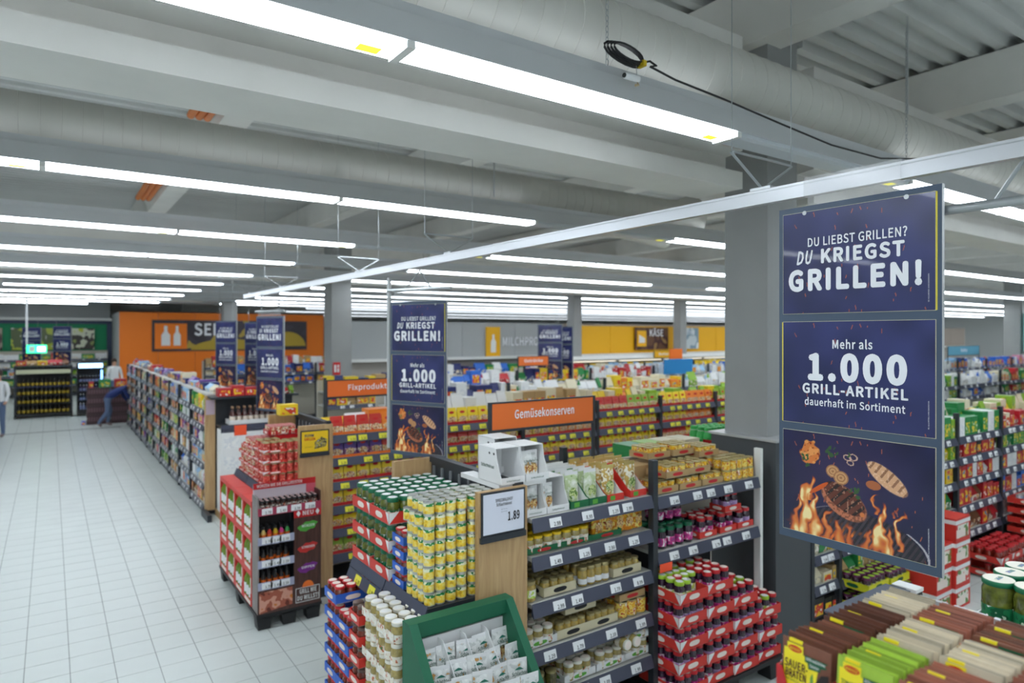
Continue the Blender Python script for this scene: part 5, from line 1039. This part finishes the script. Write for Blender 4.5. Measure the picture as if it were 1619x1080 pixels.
# ------------------------------------------------------------------ long shelf along the aisle
SHL = (.15, .45, .75, 1.05, 1.32, 1.56); PAL = [['red', 'tan', 'brown', 'orange'], ['cream', 'pink', 'lightblue', 'white'], ['blue', 'white', 'tan', 'navy'], ['tan', 'red', 'white', 'orange'], ['white', 'purple', 'brown', 'pink'], ['lime', 'white', 'cream', 'green']]
for b in range(10):
    y0 = 10.75 + 1.2*b
    gondola(1.88, y0 + 1.2, 1.2, SHL, 'aisle-side shelving bay of mixed packs, %s bay from its oak end' % BAYN[b], rz=-PI/2, backside=False, ntag=4 if b < 5 else 2, depth=.5)
    for k, z in enumerate(SHL):
        goods(y0 + .03, y0 + 1.17, 0, z + .002, rnd.sample(list(bgm), 4) if rnd.random() < .4 else PAL[(k + b) % 6], (.15, .24), 'on the %s shelf, %s bay of the aisle-side shelves' % (('lowest', 'second', 'third', 'fourth', 'fifth', 'top')[k], BAYN[b]), (.14, .26) if b < 5 else (.25, .4), .2, -PI/2, lambda x, y, z_: (1.90 + y, x, z_))
    goods(y0 + .05, y0 + 1.15, 0, 1.80, ['purple', 'red', 'white', 'lightblue', 'cream', 'navy'], (.09, .18), 'lying on top of the %s aisle-side bay' % BAYN[b], (.25, .4), .24, -PI/2, lambda x, y, z_: (2.0 + y, x, z_))
    O('top_board', MB().box(1.92, 2.45, y0+.03, y0+1.17, 1.77, 1.798, m_shelf), label='grey top board over the %s aisle-side bay' % BAYN[b], cat='board')
t = T('end_cap_shelf', (1.86, 10.32, 0), 'far end cap with oak post, brown bottles and white cartons', 'shelf')
O('side_panel', MB().box(.02, .16, .34, .40, .08, 1.78, m_wood), t); O('panel_foot', MB().box(-.02, .04, -.05, .42, 0, .1, c_dark), t); O('back_panel', MB().box(.16, 1.3, .36, .40, .1, 1.74, c_dark), t); O('shelf', MB().box(.17, 1.3, 0, .36, 1.33, 1.36, c_dark), t); O('price_rail', MB().box(.17, 1.3, -.02, 0, 1.26, 1.37, m_lip), t)
O('price_tag', MB().box(.35, .52, -.024, -.02, 1.21, 1.36, m_fl_or), t); O('card', MB().box(.03, .15, .33, .34, 1.5, 1.72, M('card_lilac', '#c9b3bf', .6)), t); O('top_board', MB().box(.05, 1.3, .02, .40, 1.75, 1.78, c_dark), t); O('floor_board', MB().box(.16, 1.3, -.02, .36, .0, .09, tan), t)
goods(2.0, 3.1, 10.36, 1.785, ['red', 'red', 'lime', 'cream'], (.09, .15), 'on top of the far end cap', (.18, .26), .2)
T_WB = tray('cardboard_tray', .7, .28, .07, white); T_WB.put((2.5, 10.47, 1.362), 'white tray of brown bottles on the far end cap'); SYR = bottle('syrup_bottle', .034, .26, glassy('syrup', '#4a1c16'), M('cork', '#b08a6a', .6), M('syrup_label', '#e6d9c9', .6)); packs(SYR, span(2.17, 2.83, .082), [10.39, 10.47], 1.367, 'brown syrup bottle in the white tray of the far end cap', 'syrup bottles')
for k in range(4):
    for q in range(4): box_of('white', .27, .3, .32).put((2.17 + .275*q, 10.46, .092 + .302*k), 'white carton stacked under the bottle shelf of the far end cap, %s column, %s layer' % (ORD[q], ORD[k]))
# ------------------------------------------------------------------ front gondola right of the column
def where(k, b): return 'on the %s shelf, %s bay right of the column' % (k, b)
gondola(5.52, YF, .45, (.45, .72, 1.02, 1.31, 1.55), 'narrow shelving bay just right of the column', backside=False, ntag=2)
RB = ['first', 'second', 'third', 'fourth', 'fifth', 'sixth']
SHR = (.42, .72, 1.02, 1.28, 1.52)
for b in range(6): gondola(5.97 + PIT*b, YF, PIT, SHR, '%s full shelving bay right of the column' % RB[b].capitalize(), ntag=5, last=b == 5)
goods(5.56, 5.95, YF+.02, .452, ['tan', 'cream'], (.09, .15), 'on the lowest shelf of the narrow bay', (.15, .22)); goods(5.56, 5.95, YF+.02, .15, ['cream', 'black'], (.12, .21), 'at the foot of the narrow bay right of the column', (.12, .2))
for z, nm in ((.722, 'second'), (1.022, 'third'), (1.312, 'fourth'), (1.552, 'top')): goods(5.56, 5.95, YF+.02, z, ['yellow', 'cream', 'green'], (.12, .2), 'on the %s shelf of the narrow bay' % nm, (.12, .2))
T_YEL = tray('cardboard_tray', .36, .30, .07, M('lime_card', '#d5d426', .5), bgrn); OLV = jar('beet_jar', .04, .12, glassy('beet', '#3a1226'), M('lid_plum', '#6b2a55', .4), l_li, lid_lg, n=10)
for k, (x, z) in enumerate(((6.22, .16), (6.22, .36), (6.62, .16), (6.62, .34), (7.0, .16))):
    T_YEL.put((x, 3.22, z), 'lime yellow tray of beet jars low right of the column, %s' % ('lower left', 'upper left', 'lower middle', 'upper middle', 'right')[k])
    for xx in span(x-.17, x+.17, .085):
        for yy in (3.12, 3.21, 3.3): OLV.put((xx, yy, z+.005), 'plum-coloured beet jar in the %s lime yellow tray' % ('lower left', 'upper left', 'lower middle', 'upper middle', 'right')[k], 'beet jars %d' % k)
    box_of('black', .34, .155 if k % 2 == 0 else .15, .28).put((x, 3.22, 0), 'black base block under the lime yellow trays, position %s' % ORD[k]) if z == .16 else None
RC = carton('red_carton', .32, .40, .22, red, PRINT('carton_windows', ['#d8382e', '#e9e4d8', '#5f8a3a', '#d8382e'], 12), white)
RC.parts.append(('logo', MB().box(-.15, .05, -.2015, -.2, .03, .11, offw).mesh('logo')))
for k in range(4): RC.put((7.42, 3.05, .0 + .222*k), 'red carton with white logo stacked right of the large sign edge, %s from floor' % ORD[k])
for k in range(3): RC.put((7.08 if k < 2 else 7.1, 3.08, .222*k), 'red carton in the lower stack behind the large sign corner, %s from floor' % ORD[k])
RWC = ['red', 'white', 'red']
for b in range(0, 6):
    x0 = 6.0 + PIT*b; x1 = x0 + PIT - .06; n = RB[b]
    lay = {0: [('tan', 'green'), ('green', 'cream'), ('yellow', 'cream'), ('orange', 'yellow'), ('green', 'white')], 1: [('yellow', 'green'), ('yellow', 'green'), ('yellow', 'red'), ('yellow', 'lime'), ('green', 'lime')], 2: [('red', 'brown'), ('brown', 'red'), ('red', 'white', 'red'), ('red', 'black', 'red', 'brown'), ('green', 'green', 'white')],
           3: [('red', 'blue', 'white'), ('blue', 'white', 'red'), ('red', 'red', 'white'), ('green', 'lime', 'green'), ('red', 'pink', 'cream')], 4: [('red', 'blue'), ('red', 'white'), ('red', 'white'), ('red', 'green'), ('red', 'cream')], 5: [('red', 'blue'), ('red', 'white'), ('red', 'white'), ('red', 'green'), ('red', 'cream')]}[b]
    for k, z in enumerate(SHR):
        goods(x0, x1, YF+.015, z+.002, lay[k], (.15, .24), where(('lowest', 'second', 'third', 'fourth', 'top')[k], n), (.1, .2), .22, shapes='ccb')
    goods(x0, x1, YF+.25, SHR[4]+.002, ['green', 'yellow', 'lime', 'red', 'cream'], (.24, .36), 'behind, top shelf, %s bay right of the column' % n, (.12, .22), .2)
TRJ = jar('tomato_jar', .036, .14, glassy('tomato', '#8c2a1c'), lid_rd, None, n=10); TRC = can('blue_can', .038, .1, PRINT('label_blue', ['#2f6fd0', '#e6e9f0', '#9cc6e6', '#c22a33'], 30), n=10)
for k in range(2):
    for q in range(3):
        T_JAM.put((8.62 + .31*q, 3.08, .02 + .165*k), 'red tray of tomato jars on the floor, %s column %s' % (ORD[q], ('below', 'above')[k])); packs(TRJ, span(8.62 + .31*q - .13, 8.62 + .31*q + .13, .08), [2.94, 3.03] if k == 0 else [2.94, 3.03, 3.12, 3.2], .025 + .165*k, 'tomato jar in the %s floor tray column, %s layer' % (ORD[q], ('lower', 'upper')[k]), 'tomato jars %d %d' % (q, k))
for k in range(5):
    for q in range(3):
        T_JAM.put((9.85 + .3*q, 3.05, .15 + .118*k), 'red tray of blue cans, %s column of the floor stack, %s layer' % (ORD[q], ORD[k])); packs(TRC, span(9.85 + .3*q - .13, 9.85 + .3*q + .13, .08), [2.9, 2.98] if k < 4 else [2.9, 2.98, 3.06, 3.14], .155 + .118*k, 'blue and white can in the %s column of red trays, %s layer' % (ORD[q], ORD[k]), 'blue cans %d %d' % (q, k))
pallet(9.68, 2.85, .95, .42, 'black pallet under the red trays of blue cans', .145)

# ------------------------------------------------------------------ further gondolas
def far_gondola(y, x0, n, nm, pal, hs=(.18, .33), L=2.4, sh=(1.22, 1.5), wr=(.14, .3), skip=()):
    for b in range(n):
        if b in skip: continue
        x = x0 + L*b
        gondola(x, y, L, sh, '%s, %s long bay' % (nm.capitalize(), BAYN[b]), ntag=6, backside=False, depth=.5, taged=True)
        c = pal[b % len(pal)]
        for k, z in enumerate(sh):
            goods(x+.05, x+L-.05, y+.03, z+.002, c, (.15, .24) if z < sh[-1] else hs, 'on the %s shelf of the %s, %s bay' % ('upper' if k else 'lower', nm, BAYN[b]), wr, .25, shapes='cbo' if b % 2 else 'ccb')
far_gondola(10.1, 4.55, 5, 'third gondola', [['blue', 'navy', 'white'], ['white', 'cream', 'green'], ['yellow', 'cream', 'orange'], ['lightblue', 'white', 'lime'], ['lime', 'yellow', 'white']])
far_gondola(13.3, 4.6, 6, 'fourth gondola', [['navy', 'tan', 'yellow'], ['blue', 'white', 'red'], ['green', 'navy', 'yellow'], ['red', 'white', 'red'], ['lightblue', 'white', 'silver'], ['white', 'silver', 'blue']], (.21, .36))
far_gondola(15.2, 11.0, 4, 'chiller-side gondola', [['red', 'white', 'red'], ['white', 'lightblue', 'cream'], ['lightblue', 'blue', 'white'], ['blue', 'yellow']], (.18, .3))
far_gondola(6.72, 14.9, 3, 'far second gondola', [['green', 'white', 'lime'], ['white', 'blue'], ['red', 'cream', 'green']], (.18, .3))
far_gondola(10.1, 23.5, 4, 'far right gondola', [['white', 'lightblue'], ['white', 'blue', 'navy'], ['blue', 'white', 'red'], ['white', 'pink', 'blue']], (.24, .36), wr=(.2, .35))
far_gondola(20.8, 4.5, 3, 'orange-wall shelf', [['blue', 'navy', 'white'], ['white', 'red', 'tan'], ['cream', 'orange', 'tan']], (.2, .36))
far_gondola(25.6, 4.5, 3, 'distant orange-wall shelf', [['tan', 'red', 'cream'], ['white', 'red', 'tan'], ['cream', 'orange', 'tan']], (.3, .42))
aisle_sign(9.35, 13.2, .95, 1.92, 'Getränke', 'small orange hanging sign before the milk wall', .22, m_or, .6, base=1.48, fh=.07)
O('blue_board', MB().box(14.3, 15.5, 13.0, 13.03, 1.55, 1.98, M('board_blue', '#1f86c9', .5)).box(14.3, 14.34, 13.03, 13.06, .0, 1.55, c_dark), label='blue promotion board standing before the chillers', cat='board')
O('orange_board', MB().box(15.2, 15.75, 13.6, 13.63, 1.52, 2.25, M('board_orange', '#ff7a1e', .5)).box(15.4, 15.44, 13.63, 13.66, 0, 1.52, c_dark), label='orange promotion board beside the blue board', cat='board')
bs = aisle_sign(24.6, 9.9, 2.5, 1.98, 'Baby', 'light blue baby aisle sign far right', .3, M('sign_teal', '#5f9fb8', .5), .2, base=1.7, fh=.1)
O('teal_banner', MB().box(33.6, 35.2, 10.6, 10.65, 1.95, 3.6, M('banner_teal', '#8fc4c2', .6)).box(33.6, 33.64, 10.65, 10.69, 3.6, 5.2, c_zinc), label='pale teal banner hanging at the far right', cat='banner')
# picture boards on the walls
t = T('wall_banner', (3.55, 31.95, 1.95), 'mustard and condiment picture board on the orange wall', 'banner')
O('picture', MB().box(0, 6.6, 0, .04, 0, 1.35, PRINT('mustard_picture', ['#262128', '#2f2a33', '#3a3440', '#b39a3c', '#d8d3c4'], 1.1, stops=[0, .4, .55, .68, .74])), t); O('icon_panel', MB().box(.1, 1.35, -.03, 0, .1, 1.2, g_or), t)
for x, w_ in ((.35, .34), (.82, .28)): O('bottle_icon', MB().poly([(x, -.035, .25), (x+w_, -.035, .25), (x+w_, -.035, .7), (x+w_*.7, -.035, .85), (x+w_*.7, -.035, 1.1), (x+w_*.3, -.035, 1.1), (x+w_*.3, -.035, .85), (x, -.035, .7)], white), t)
O('lettering', text_mesh('SENF', 1.5, m_txt, .5, .03), t, (2.4, -.01, .7)); O('bowl_picture', MB().poly([(5.7 + .85*math.cos(a), -.012, .1 + .75*math.sin(a)) for a in np.linspace(.1, PI-.1, 20)], M('mustard', '#b59a2c', .5)).poly([(3.1 + 1.6*math.cos(a), -.012, .02 + .5*math.sin(a)) for a in np.linspace(.05, PI-.05, 20)], M('mustard')), t)
t = T('wall_banner', (11.15, 17.44, 2.0), 'yellow milk bottle banner on the grey fascia', 'banner'); O('panel', MB().box(0, .52, 0, .05, 0, .92, g_ye), t); O('bottle_icon', MB().poly([(.16, -.004, .12), (.36, -.004, .12), (.36, -.004, .45), (.3, -.004, .55), (.3, -.004, .68), (.22, -.004, .68), (.22, -.004, .55), (.16, -.004, .45)], white), t)
O('lettering', text_mesh('MILCHPRODUKTE', 2.35, m_txt, .26, .02), label='white milk product letters on the grey fascia', cat='lettering', loc=(12.95, 17.46, 2.33))
t = T('wall_banner', (17.6, 17.40, 2.12), 'cheese picture board on the yellow fascia', 'banner'); O('picture', MB().box(0, 1.75, 0, .04, 0, .82, PRINT('cheese_picture', ['#3a2420', '#6b4a34', '#4a2a2a', '#9a7a48'], 2.5)), t); O('icon_panel', MB().box(.08, .55, -.02, 0, .12, .7, g_ye), t); O('lettering', text_mesh('KÄSE', .72, m_txt, .24, .02), t, (1.1, -.01, .5)); O('cheese_icon', MB().poly([(.16, -.024, .25), (.47, -.024, .25), (.47, -.024, .42), (.16, -.024, .55)], white), t)
t = T('wall_banner', (20.0, 17.40, 2.12), 'pale picture board right of the cheese board', 'banner'); O('picture', MB().box(0, 1.1, 0, .04, 0, .82, PRINT('pale_picture', ['#9ab0bc', '#c3cdd0', '#7f98a8', '#dfe4e4'], 2.5)), t); O('lettering', text_mesh('BUTTER', .6, m_txt, .14, .01), t, (.55, -.01, .55))
# dairy chillers
chl = M('chiller_light', '#fff6e0', .5, emit=2.2)
for b in range(8):
    x = 13.6 + 2.2*b; t = T('dairy_chiller', (x, 16.55, 0), 'white open dairy chiller below the yellow fascia, %s from the milk lettering' % BAYN[b], 'chiller')
    O('canopy', MB().prism([(-.15, 1.80), (.7, 1.80), (.7, 1.93), (-.1, 1.97), (-.22, 1.86)], 'x', 0, 2.19, c_white), t); O('canopy_lamp', MB().box(.1, 2.1, -.12, -.06, 1.785, 1.80, chl), t); O('back_wall', MB().box(0, 2.19, .6, .7, 0, 1.80, c_white), t); O('base', MB().box(0, 2.19, -.2, .6, 0, .4, c_dark), t)
    for z in (1.0, 1.3, 1.55): O('shelf', MB().box(0, 2.19, .1, .6, z-.03, z, c_white), t)
    for z in (1.3, 1.55): goods(x+.02, x+2.17, 16.62, z, [['cream', 'white', 'yellow'], ['white', 'lightblue', 'yellow'], ['white', 'lightblue', 'cream']][b % 3], (.12, .18), 'on a shelf of the %s dairy chiller, %s' % (BAYN[b], 'upper' if z > 1.4 else 'lower'), (.16, .3), .22, shapes='c')
aisle_sign(17.4, 16.3, 1.0, 1.86, 'Butter', 'small yellow sign on the chiller canopy', .24, g_ye, .5, base=1.8, legs=False, fh=.08)
# white long ledge cabinets before the grey fascia
goods(9.0, 13.4, 16.9, 1.5, ['blue', 'white', 'navy', 'green'], (.2, .34), 'on the low cabinet before the grey fascia', (.2, .4), .3); O('low_cabinet', MB().box(8.9, 13.5, 16.8, 17.4, 0, 1.46, c_dark).box(8.9, 13.5, 16.75, 17.4, 1.46, 1.5, m_shelf), label='dark low cabinet before the grey fascia', cat='cabinet')
# pole-mounted fire signs on the second column
t = T('fire_sign', (5.62, 15.43, 1.72), 'red and white fire extinguisher sign on the second column', 'sign'); O('sign_plate', MB().box(-.09, .09, 0, .012, 0, .3, bred), t); O('symbol', MB().box(-.06, -.01, -.004, 0, .06, .24, white).box(.015, .06, -.004, 0, .06, .16, white).box(.015, .06, -.004, 0, .18, .24, white), t)

# ------------------------------------------------------------------ far left: produce wall, bottle rack, drinks fridge, crates
for k, (x, w_, c) in enumerate(((-6.5, 2.9, ['#dfe3c8', '#8c9a4a', '#4a3a30', '#c9cfa0']), (-3.3, 1.6, ['#4a3a3a', '#6b5a50', '#a59a8a', '#3a2c2c']), (-1.4, 2.0, ['#dfe3c8', '#b8c83a', '#5a6a3a', '#e6e6da']), (.75, .9, ['#c8d03a', '#dfe3c8', '#3a3428', '#8c9a4a']))):
    O('wall_picture', MB().box(x, x+w_, 35.84, 35.9, 2.0, 2.95, PRINT('produce_pic%d' % k, c, 2.2)), label='produce photograph on the green wall, %s from the left' % ORD[k], cat='picture')
pgr = [['green', 'lime', 'white'], ['white', 'lightblue', 'green'], ['green', 'white', 'red'], ['lightblue', 'white', 'green']]
for b in range(4):
    x = -8.2 + 2.6*b
    gondola(x, 34.9, 2.55, (.5, .9, 1.25, 1.6), 'chilled produce shelf below the green wall, %s from the left' % ORD[b], backside=False, ntag=4, depth=.6, top=1.95, backz=1.95)
    for k, z in enumerate((.5, .9, 1.25, 1.6)): goods(x+.05, x+2.5, 34.95, z, pgr[(k+b) % 4], (.18, .27), 'on the %s tier of the %s produce shelf' % (('lowest', 'second', 'third', 'top')[k], ORD[b]), (.3, .55), .3)
# wire rack with bottles
t = T('bottle_rack', (-.95, 26.2, 0), 'dark metal rack packed with amber bottles on the far aisle floor', 'rack')
for x in (0, 1.5): 
    for y in (0, .8): O('post', cached(('rkp',), lambda: MB().box(0, .05, 0, .05, 0, 1.68, c_dark).mesh('post')), t, (x, y, 0))
O('base', MB().box(0, 1.55, 0, .85, .06, .14, c_black), t); O('back', MB().box(.05, 1.5, .8, .84, .14, 1.6, c_black), t); O('header', MB().box(.05, 1.5, .0, .1, 1.42, 1.55, M('rack_cream', '#cfd0b0', .6)), t); O('top', MB().box(0, 1.55, 0, .85, 1.64, 1.68, c_dark), t)
for z in (.42, .7, .98): O('tier', MB().box(.05, 1.5, .02, .8, z, z+.03, M('tier_blue', '#3a4060', .5) if z > .9 else c_black), t)
AMB = bottle('amber_bottle', .045, .24, M('amber_dark', '#2c2618', .2), c_black, M('amber_label', '#b59a2a', .5), n=8)
for z, nm in ((.145, 'lowest'), (.455, 'second'), (.735, 'third'), (1.015, 'top')): packs(AMB, span(-.88, .53, .118), [26.3, 26.45], z, 'dark bottle with a gold label on the %s tier of the far rack' % nm, 'rack bottles %s' % nm)
goods(-.9, .5, 26.3, 1.685, ['brown', 'yellow', 'red', 'tan'], (.09, .18), 'on top of the far bottle rack', (.2, .4), .3)
t = T('drinks_fridge', (.72, 26.0, 0), 'tall black drinks fridge with lit header and glowing edge strip', 'fridge')
O('body', MB().box(0, .03, 0, .6, .05, 1.75, c_black).box(.72, .75, 0, .6, .05, 1.75, c_black).box(.03, .72, .56, .6, .05, 1.75, c_black).box(.03, .72, 0, .6, .05, .2, c_black).box(.03, .72, .02, .6, 1.55, 1.75, c_black), t)
O('header_light', MB().box(.04, .71, -.015, .02, 1.58, 1.72, M('fridge_header', '#a8d4ff', .4, emit=3)), t); O('edge_light', MB().box(.66, .71, .0, .03, .25, 1.5, M('fridge_edge', '#7fb8ff', .4, emit=3)), t)
for z in (.5, .8, 1.1, 1.35): O('shelf', MB().box(.03, .72, .04, .55, z-.015, z, c_dark), t)
FB = [bottle('soda_bottle', .035, .22, M('soda' + c, c, .2), white, M('soda_label', '#7c86b0', .5), n=8) for c in ('#4a3a5e', '#3a4a5e', '#3a2c2c', '#8a93ad')]
for z, k in ((.2, 3), (.5, 1), (.8, 0), (1.1, 2)): packs(FB[k], span(.77, 1.38, .09), [26.1], z + .001, 'soda bottle in the drinks fridge, %s tier' % {.2: 'lowest', .5: 'second', .8: 'third', 1.1: 'top'}[z], 'soda bottles %d' % k)
crt = M('crate_brown', '#4a3438', .55)
def crate():
    mb = MB().box(-.3, .3, -.2, .2, 0, .03, crt)
    for a, b, c, d in ((-.3, .3, -.2, -.19), (-.3, .3, .19, .2), (-.3, -.29, -.19, .19), (.29, .3, -.19, .19)): mb.box(a, b, c, d, .03, .1, crt).box(a, b, c, d, .22, .27, crt)
    sl = MB()
    for x in np.linspace(-.27, .27, 9): sl.box(x-.012, x+.012, -.2, -.192, .1, .22, crt)
    inn = MB().box(-.28, .28, -.18, .18, .03, .25, M('crate_inside', '#7a5a60', .6))
    return Proto('drinks_crate', mb.mesh('drinks_crate'), [('side_bars', sl.mesh('side_bars')), ('bottles_inside', inn.mesh('bottles_inside'))], 'crate')
CR = crate()
for k in range(4):
    for q in range(2): CR.put((1.18 + .62*q, 23.55, .272*k), 'brown drinks crate at the aisle end, %s column, %s from the floor' % (('left', 'right')[q], ORD[k]))
for q, c in enumerate(('green', 'red')): box_of(c, .3, .24, .3).put((1.35 + .4*q, 23.55, 1.09), '%s pack standing on the brown drinks crates' % c); 
box_of('blue', .1, .12, .1).put((.8, 23.4, 0), 'small blue box beside the brown drinks crates'); box_of('red', .12, .18, .12).put((1.0, 23.5, 1.09), 'small red pack at the left end of the crates')
t = T('exit_sign', (-.38, 27.5, 2.05), 'glowing green exit sign hanging above the bottle rack', 'sign')
O('sign_box', MB().box(-.28, .28, 0, .08, 0, .28, M('exit_green', '#2fc98a', .4, emit=2.5)), t); O('running_figure', MB().box(-.2, -.06, -.006, 0, .05, .23, white).box(.02, .24, -.006, 0, .06, .22, M('exit_white', '#e6fff4', .4, emit=3)), t); O('suspension_pole', MB().box(-.3, -.24, .02, .08, .28, 3.15, c_lgrey), t)

# ------------------------------------------------------------------ shelf goods: the nearest ones as individuals, the rest of a kind as one mass
for nm in ('carton', 'food_bag', 'bottle'):
    L = sorted([g for g in GOODS if g[0].name == nm], key=lambda g: .571*g[1][0] + .821*g[1][1]); mass = MB(); mass.fixn = False
    for k, (P_, loc, lab, grp, rz) in enumerate(L):
        if k < 270: P_.put(loc, lab, grp, rz)
        else:
            m4 = Matrix.Translation(loc) @ Matrix.Rotation(rz, 4, 'Z'); mass.join(P_.root, m4)
            for _, pm in P_.parts: mass.join(pm, m4)
    if mass.v: O(nm, mass, label='mass of distant %ss on the far shelves and chillers' % nm.replace('_', ' '), cat=nm.replace('_', ' '), kind='stuff')

# ------------------------------------------------------------------ people
def person(loc, rz, joints, edges, colour, label, part_hair):
    """one continuous skinned body; joints: name -> (x, y, z, r); colour(p) gives the material for a face centre"""
    names = list(joints); me = bpy.data.meshes.new('person'); me.from_pydata([joints[n][:3] for n in names], [(names.index(a), names.index(b)) for a, b in edges], [])
    ob = bpy.data.objects.new('person', me); COL.objects.link(ob); ob.modifiers.new('skin', 'SKIN'); sub = ob.modifiers.new('sub', 'SUBSURF'); sub.levels = 2; sub.render_levels = 2
    for i, n in enumerate(names):
        v = me.skin_vertices[0].data[i]; r = joints[n][3]; v.radius = r if isinstance(r, tuple) else (r, r); v.use_root = (n == 'pelvis')
    dg = bpy.context.evaluated_depsgraph_get(); nm = bpy.data.meshes.new_from_object(ob.evaluated_get(dg)); bpy.data.objects.remove(ob)
    mats = {}
    nm.materials.clear()
    for p in nm.polygons:
        m = colour(p.center)
        if m.name not in mats: mats[m.name] = len(nm.materials); nm.materials.append(m)
        p.material_index = mats[m.name]; p.use_smooth = True
    o = O('person', nm, None, loc, rz, None, label, 'person')
    if part_hair: O('hair', part_hair, o)
    return o
skin_m = M('skin', '#c99a80', .6); jeans = M('jeans', '#5d708f', .8); shirt = M('shirt_blue', '#22346e', .8); wsh = M('shirt_white', '#e8eaec', .8); hair_m = M('hair_brown', '#3a2a20', .7); shoe = M('shoe', '#8a7a78', .6)
E = [('pelvis', 'spine'), ('spine', 'chest'), ('chest', 'neck'), ('neck', 'head'), ('head', 'crown'), ('chest', 'shl'), ('shl', 'ell'), ('ell', 'wrl'), ('wrl', 'hal'), ('chest', 'shr'), ('shr', 'elr'), ('elr', 'wrr'), ('wrr', 'har'), ('pelvis', 'hil'), ('hil', 'knl'), ('knl', 'anl'), ('anl', 'tol'), ('pelvis', 'hir'), ('hir', 'knr'), ('knr', 'anr'), ('anr', 'tor')]
# bending over the shelf (faces local +x)
J = dict(pelvis=(0, 0, .86, (.15, .13)), spine=(.16, 0, .99, (.14, .12)), chest=(.36, 0, 1.10, (.16, .12)), neck=(.52, 0, 1.14, .055), head=(.60, 0, 1.16, .09), crown=(.68, 0, 1.18, .085), shl=(.38, .19, 1.08, .06), ell=(.48, .22, .82, .045), wrl=(.62, .18, .66, .032), hal=(.68, .17, .60, .035), shr=(.38, -.19, 1.08, .06), elr=(.5, -.22, .84, .045), wrr=(.66, -.18, .72, .032), har=(.72, -.17, .68, .035),
         hil=(.0, .10, .80, .09), knl=(.10, .11, .46, .065), anl=(.02, .11, .09, .045), tol=(.15, .12, .04, .04), hir=(-.02, -.10, .80, .09), knr=(-.02, -.11, .45, .065), anr=(-.26, -.11, .13, .045), tor=(-.18, -.12, .04, .04))
def col1(p):
    if p.z < .12: return shoe
    if p.z < .84 and p.x < .3: return jeans
    if p.x > .57 and p.z < .74: return skin_m
    if p.x > .5 and p.z > .95: return skin_m
    return shirt
HAIR1 = MB().lathe([(.03, -.09), (.085, -.05), (.1, .0), (.085, .055), (.03, .09)], hair_m, 12, c=(.65, 0, 1.20), axis='x').mesh('hair', 60)
person((1.36, 22.55, 0), math.radians(10), J, E, col1, 'person in a dark blue top and jeans bending towards the aisle shelf', HAIR1)
J2 = dict(pelvis=(0, 0, .95, (.15, .12)), spine=(0, 0, 1.12, (.14, .11)), chest=(0, 0, 1.34, (.17, .12)), neck=(0, 0, 1.50, .055), head=(0, -.01, 1.60, .09), crown=(0, 0, 1.70, .08), shl=(.19, 0, 1.42, .06), ell=(.25, -.02, 1.14, .045), wrl=(.24, -.14, .92, .032), hal=(.23, -.2, .88, .035), shr=(-.19, 0, 1.42, .06), elr=(-.25, -.02, 1.14, .045), wrr=(-.24, -.14, .92, .032), har=(-.23, -.2, .88, .035),
          hil=(.10, 0, .88, .09), knl=(.11, -.02, .5, .065), anl=(.11, .02, .09, .045), tol=(.12, -.12, .04, .04), hir=(-.10, 0, .88, .09), knr=(-.11, -.02, .5, .065), anr=(-.11, .02, .09, .045), tor=(-.12, -.12, .04, .04))
def col2(p):
    if p.z < .1: return shoe
    if p.z < .95 and abs(p.x) < .2: return jeans
    if p.z > 1.47 or p.z < .95: return skin_m
    return wsh
HAIR2 = MB().lathe([(.095, 1.62), (.1, 1.68), (.07, 1.76), (.02, 1.78)], hair_m, 12, c=(0, .015, 0)).mesh('hair', 60)
person((2.0, 29.5, 0), .3, J2, E, col2, 'person in a white shirt standing beyond the drinks crates', HAIR2)
person((-1.12, 21.8, 0), -.4, J2, E, col2, 'person in a white shirt at the left picture border', HAIR2)
